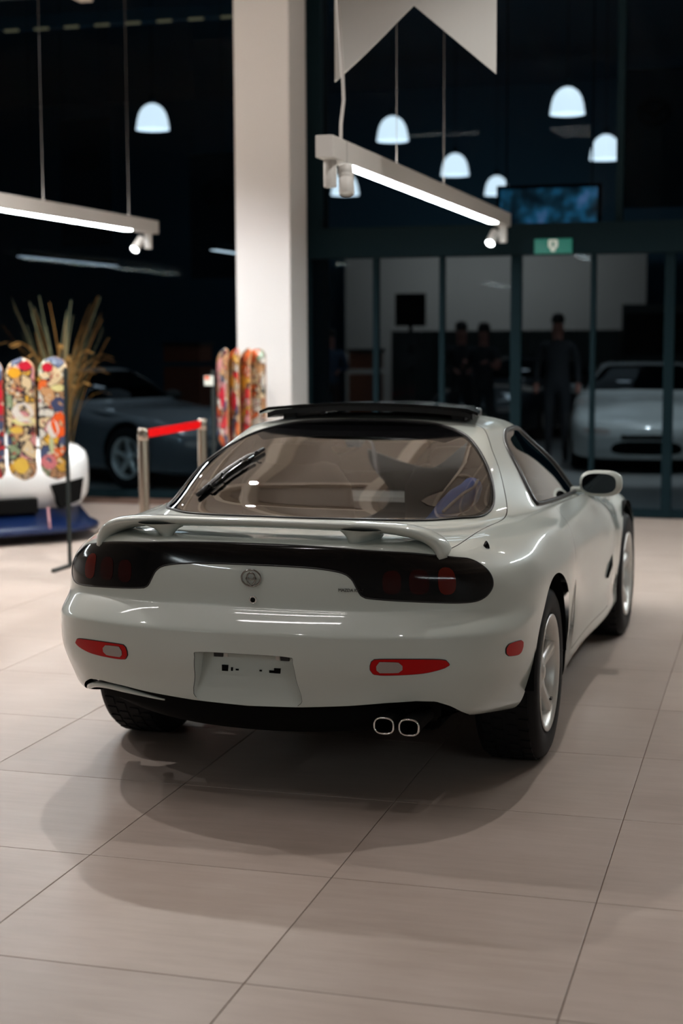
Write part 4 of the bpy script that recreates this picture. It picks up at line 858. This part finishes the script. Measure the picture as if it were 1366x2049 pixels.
def screen_mat():
    m = mat('screen_picture', (0, 0, 0), .3); b = m.node_tree.nodes['Principled BSDF']; tc = nd(m, 'ShaderNodeTexCoord'); n = nd(m, 'ShaderNodeTexNoise'); n.inputs['Scale'].default_value = 5; n.inputs['Detail'].default_value = 2
    lk(m, tc.outputs['Object'], n.inputs['Vector']); r = ramp(m, [(.38, (.003, .012, .02)), (.5, (.01, .05, .08)), (.6, (.02, .14, .26)), (.7, (.12, .22, .42))]); lk(m, n.outputs[0], r.inputs[0]); lk(m, r.outputs[0], b.inputs['Emission Color']); b.inputs['Emission Strength'].default_value = 1.0; return m
MB().box(-.455, .455, -.004, 0, -.165, .165).out('picture', screen_mat(), t)
for sg in (-.4, .4): MB().tube([(sg, .03, .2), (sg, .03, 6.5-2.735)], .008, 6).out('hanging_rod', MT['frame'], t, True)
def reflected_bar(label, x, y0, y1, z, m):  # glowing strip put behind the glass in place of a light bar's reflection
    t = thing('strip_light', label, 'light', (x, y0, z)); MB().box(-.04, .04, 0, y1-y0, 0, .07, .003).out('housing', MT['frame'], t); MB().box(-.034, .034, .02, y1-y0-.02, -.008, .002).out('light_strip', MT[m], t)
    for f in (.3, y1-y0-.3): MB().tube([(0, f, .07), (0, f, 6.5-z)], .003, 5).out('hanging_wire', MT['frame'], t, True)
reflected_bar('long dim strip standing in for a light bar reflection in the left window, under the left light bar', -5.6, 8.3, 10.6, 2.335, 'dimstrip')
reflected_bar('short bright strip standing in for a light bar reflection at the left side of the column', -3.78, 8.85, 10.8, 2.39, 'midstrip')
def ceil_strip(label, x, y, z=4.35, L=1.2):
    t = thing('strip_light', label, 'light', (x, y, z)); MB().box(-L/2, L/2, -.05, .05, 0, .4, .004).out('housing', MT['lampwhite'], t); MB().box(-L/2+.02, L/2-.02, -.025, .025, -.006, .002).out('light_strip', MT['topstrip'], t)
for i_, (x_, y_) in enumerate(((-.9, -.75), (-.9, -1.2), (-.9, -1.65), (-3.1, -.9))): ceil_strip('short ceiling strip light above the nearest car, out of view, '+('first', 'second', 'third', 'leftmost')[i_]+' in its row', x_, y_)
def desk(label, x, y, w_, h, m='desk'):
    t = thing('wooden_counter', label, 'counter', (x, y, 0)); 
    MB().box(-w_/2, w_/2, 0, .5, .05, h-.35, .004).out('lower_front', MT[m], t); MB().box(-w_/2, w_/2, 0, .5, h-.28, h-.05, .004).out('upper_front', MT[m], t)
    MB().box(-w_/2-.02, w_/2+.02, -.03, .55, h-.05, h, .004).out('counter_top', MT['trim'], t); MB().box(-w_/2, w_/2, .02, .48, 0, .05).out('plinth', MT['trim'], t)
desk('red brown wooden counter behind the first glass door', -3.93, 15.0, .36, 1.36); desk('dim brown wooden counter beyond the left window, left of the column', -6.58, 15.0, .55, 1.46)
t = thing('dark_cabinet', 'long black cabinet along the back of the hall behind the people', 'cabinet', (0, 0, 0))
for k, x in enumerate(np.arange(-5.0, -1.0, .8)):
    d_ = MB().box(x, x+.78, 21.0, 21.5, .06, 1.62, .006).out('cabinet_unit', MT['standblack'], t); MB().box(x+.36, x+.42, 20.98, 21.0, .8, 1.0, .004).out('handle', MT['trim'], d_)
MB().box(-5.0, -1.0, 21.02, 21.48, 0, .06).out('plinth', MT['under'], t)
t = thing('dark_display_wall', 'tall black display board right of the pale partition beyond the glass', 'board', (-1.0, 21.2, 0)); MB().box(0, 1.6, 0, .12, 0, 2.05, .006).out('board', MT['standblack'], t); MB().box(.05, 1.55, -.03, 0, 1.2, 1.9, .004).out('dark_panel', MT['under'], t)
for i_, (x_, y_) in enumerate(((-.2, 11.6), (.4, 12.5), (-.6, 13.4))): ceil_strip('added strip light in the hall for car highlights, out of view, '+('nearest the glass', 'in the middle', 'furthest from the glass')[i_], x_, y_, 6.1, 1.4)  # unseen strips added to put streaks of light on the white hall car
t = thing('monitor_stand', 'black monitor on a pole stand behind the glass doors', 'screen', (-3.0, 14.0, 0))
MB().box(-.20, .20, -.03, .03, 1.66, 2.08, .01).out('monitor', MT['under'], t); MB().tube([(0, .02, .03), (0, .02, 1.7)], .025, 10).out('pole', MT['trim'], t, True); MB().lathe([(0, 0), (.24, 0), (.24, .02), (.03, .05)], 24).out('base', MT['trim'], t, True)
for i, z in enumerate((1.50, 1.22)): MB().box(-.13, .13, -.05, .05, z-.09, z+.09, .01).out('speaker', MT['trim'], t)
# faint roll-up flags with a winged ring mark
def flag(label, x, y, z):
    t = thing('logo_flag', label, 'banner', (x, y, z)); MB().box(-.34, .34, 0, .01, -.75, .75).out('cloth', MT['flag'], t)
    mb = MB(); mb.tube([(.17*math.cos(a), -.004, .30+.13*math.sin(a)) for a in np.arange(32)/32*2*PI], .014, 6, closed=True)
    for sg in (1, -1): mb.tube([(0, -.004, .25), (sg*.07, -.004, .33), (sg*.16, -.004, .345)], [.016, .02, .008], 6)
    mb.out('winged_ring_mark', MT['under'], t, True); MB().tube([(-.36, .005, .76), (.36, .005, .76)], .012, 8).out('rod', MT['frame'], t, True)
    for sg in (-.3, .3): MB().tube([(sg, .005, .76), (sg, .005, 6.5-z)], .004, 5).out('hanging_wire', MT['frame'], t, True)
MT['flag'] = mat('flag_cloth', (.012, .022, .03), .9, spec=.1)
flag('dark hanging flag with a winged ring mark beyond the left window near the column', -5.1, 12.5, 3.0); flag('dark hanging flag with a winged ring mark at the upper right', .2, 12.2, 3.7); flag('dark hanging flag with a winged ring mark at far left', -6.6, 12.0, 3.4)
# reflected ceiling truss with small lights, built as a beam in the hall
t = thing('roof_truss', 'dark roof edge beam with a row of small warm lights at the top left', 'beam', (0, 0, 0))
MB().box(-13, -2.9, 11.95, 12.1, 5.27, 5.42).out('beam', MT['navy'], t)
for k in range(14): MB().box(-9.6+.4*k, -9.42+.4*k, 11.92, 11.95, 5.245, 5.268).out('beam_light', MT['warm'], t)
# people in the hall
def person(label, loc, rz, pose, top, h=1.72, legs='cloth_dark'):
    s = h/1.72; J = dict(pel=(0, 0, .93), che=(0, .0, 1.28), nek=(0, 0, 1.46), hd=(0, -.01, 1.56), hd2=(0, -.015, 1.68), shl=(-.18, 0, 1.40), shr=(.18, 0, 1.40), hpl=(-.09, 0, .90), hpr=(.09, 0, .90), knl=(-.10, -.02, .50), knr=(.10, -.02, .50), anl=(-.10, .02, .09), anr=(.10, .02, .09), tol=(-.11, -.15, .04), tor=(.11, -.15, .04))
    ell = dict(down=((-.24, .02, 1.13), (-.25, -.04, .88)), fold=((-.25, -.05, 1.14), (-.06, -.26, 1.12)), phone=((-.24, -.10, 1.16), (-.12, -.32, 1.28)))[pose]
    J['ell'], J['hal'] = ell; J['elr'], J['har'] = [(-p[0], p[1], p[2]) for p in ell]
    R = dict(pel=.14, che=.145, nek=.055, hd=.082, hd2=.075, shl=.07, shr=.07, hpl=.095, hpr=.095, knl=.06, knr=.06, anl=.042, anr=.042, tol=.036, tor=.036, ell=.042, elr=.042, hal=.032, har=.032)
    E = [('pel', 'che'), ('che', 'nek'), ('nek', 'hd'), ('hd', 'hd2'), ('che', 'shl'), ('che', 'shr'), ('shl', 'ell'), ('shr', 'elr'), ('ell', 'hal'), ('elr', 'har'), ('pel', 'hpl'), ('pel', 'hpr'), ('hpl', 'knl'), ('hpr', 'knr'), ('knl', 'anl'), ('knr', 'anr'), ('anl', 'tol'), ('anr', 'tor')]
    ks = list(J); me = bpy.data.meshes.new('person'); V = [Vector(J[k])*s for k in ks]; ee = [(ks.index(a), ks.index(b)) for a, b in E]
    for sd, sg in (('hal', -1), ('har', 1)):      # five fingers on each hand
        b = Vector(J[sd])*s; k0 = ks.index(sd)
        for q in range(5):
            tip = b+Vector((sg*(.012*(q-2)), -.045 if q == 0 else -.02, -.075+.008*abs(q-2)))*s; V.append(tip); ee.append((k0, len(V)-1))
    me.from_pydata([tuple(v) for v in V], ee, []); o = bpy.data.objects.new('person', me); C.objects.link(o)
    o.modifiers.new('Skin', 'SKIN'); sv = me.skin_vertices
    if not sv:
        bpy.context.view_layer.objects.active = o; bm = bmesh.new(); bm.from_mesh(me); bm.verts.layers.skin.verify(); bm.to_mesh(me); bm.free(); sv = me.skin_vertices
    for i, d in enumerate(sv[0].data):
        r = R[ks[i]]*s if i < len(ks) else .011; d.radius = (r, r*(.8 if i < len(ks) and ks[i] in ('pel', 'che') else 1)); d.use_root = (i == 0)
    sd = o.modifiers.new('Subdivision', 'SUBSURF'); sd.levels = 1; sd.render_levels = 1
    dg = bpy.context.evaluated_depsgraph_get(); m2 = bpy.data.meshes.new_from_object(o.evaluated_get(dg)); o.modifiers.clear(); o.data = m2; m2.materials.clear()
    for k in (top, legs, 'skin'): m2.materials.append(MT[k])
    for p in m2.polygons:
        c = p.center/s; p.use_smooth = True; p.material_index = 2 if c.z > 1.47 or (abs(c.x)-abs(J['hal'][0]))**2+(c.y-J['hal'][1])**2+(c.z-J['hal'][2])**2 < .0045 or ((c.z < J['hal'][2]+.02) and abs(c.x) > .2) else (0 if c.z > .92 else 1)
    o.location = loc; o.rotation_euler.z = rz; tag(o, label, 'person')
    hv = MB().lathe([(0, .100), (.045, .092), (.074, .06), (.083, .02), (.080, -.02)], 18, 'z', (0, .012*s, 1.665*s)).out('hair', MT['hair'], o, True)
    fb = MB(); fb.lathe([(0, .03), (.014, .0), (0, -.02)], 8, 'y', (0, -.09*s, 1.60*s)); fb.out('nose', MT['skin'], o, True)
    eb = MB(); [eb.box(sg*.032-.010, sg*.032+.010, -.094*s, -.08*s, 1.632*s, 1.642*s) for sg in (1, -1)]; eb.box(-.02, .02, -.092*s, -.08*s, 1.555*s, 1.563*s); eb.out('eyes_and_mouth', MT['hair'], o)
    return o
person('person in dark clothes standing with folded arms, left of the pair behind the glass doors', (-2.37, 14.2, 0), .3, 'fold', 'cloth_dark', 1.68)
person('person in dark clothes holding a phone, right of the pair behind the glass doors', (-2.02, 13.9, 0), -.2, 'phone', 'cloth_dark', 1.66)
person('person in black standing between the black and the white car beyond the glass', (-.98, 13.2, 0), .1, 'down', 'cloth_dark', 1.76)
person('person in a blue top standing left of the red brown counter beyond the glass', (-4.55, 15.6, 0), .4, 'fold', 'cloth_blue', 1.60)
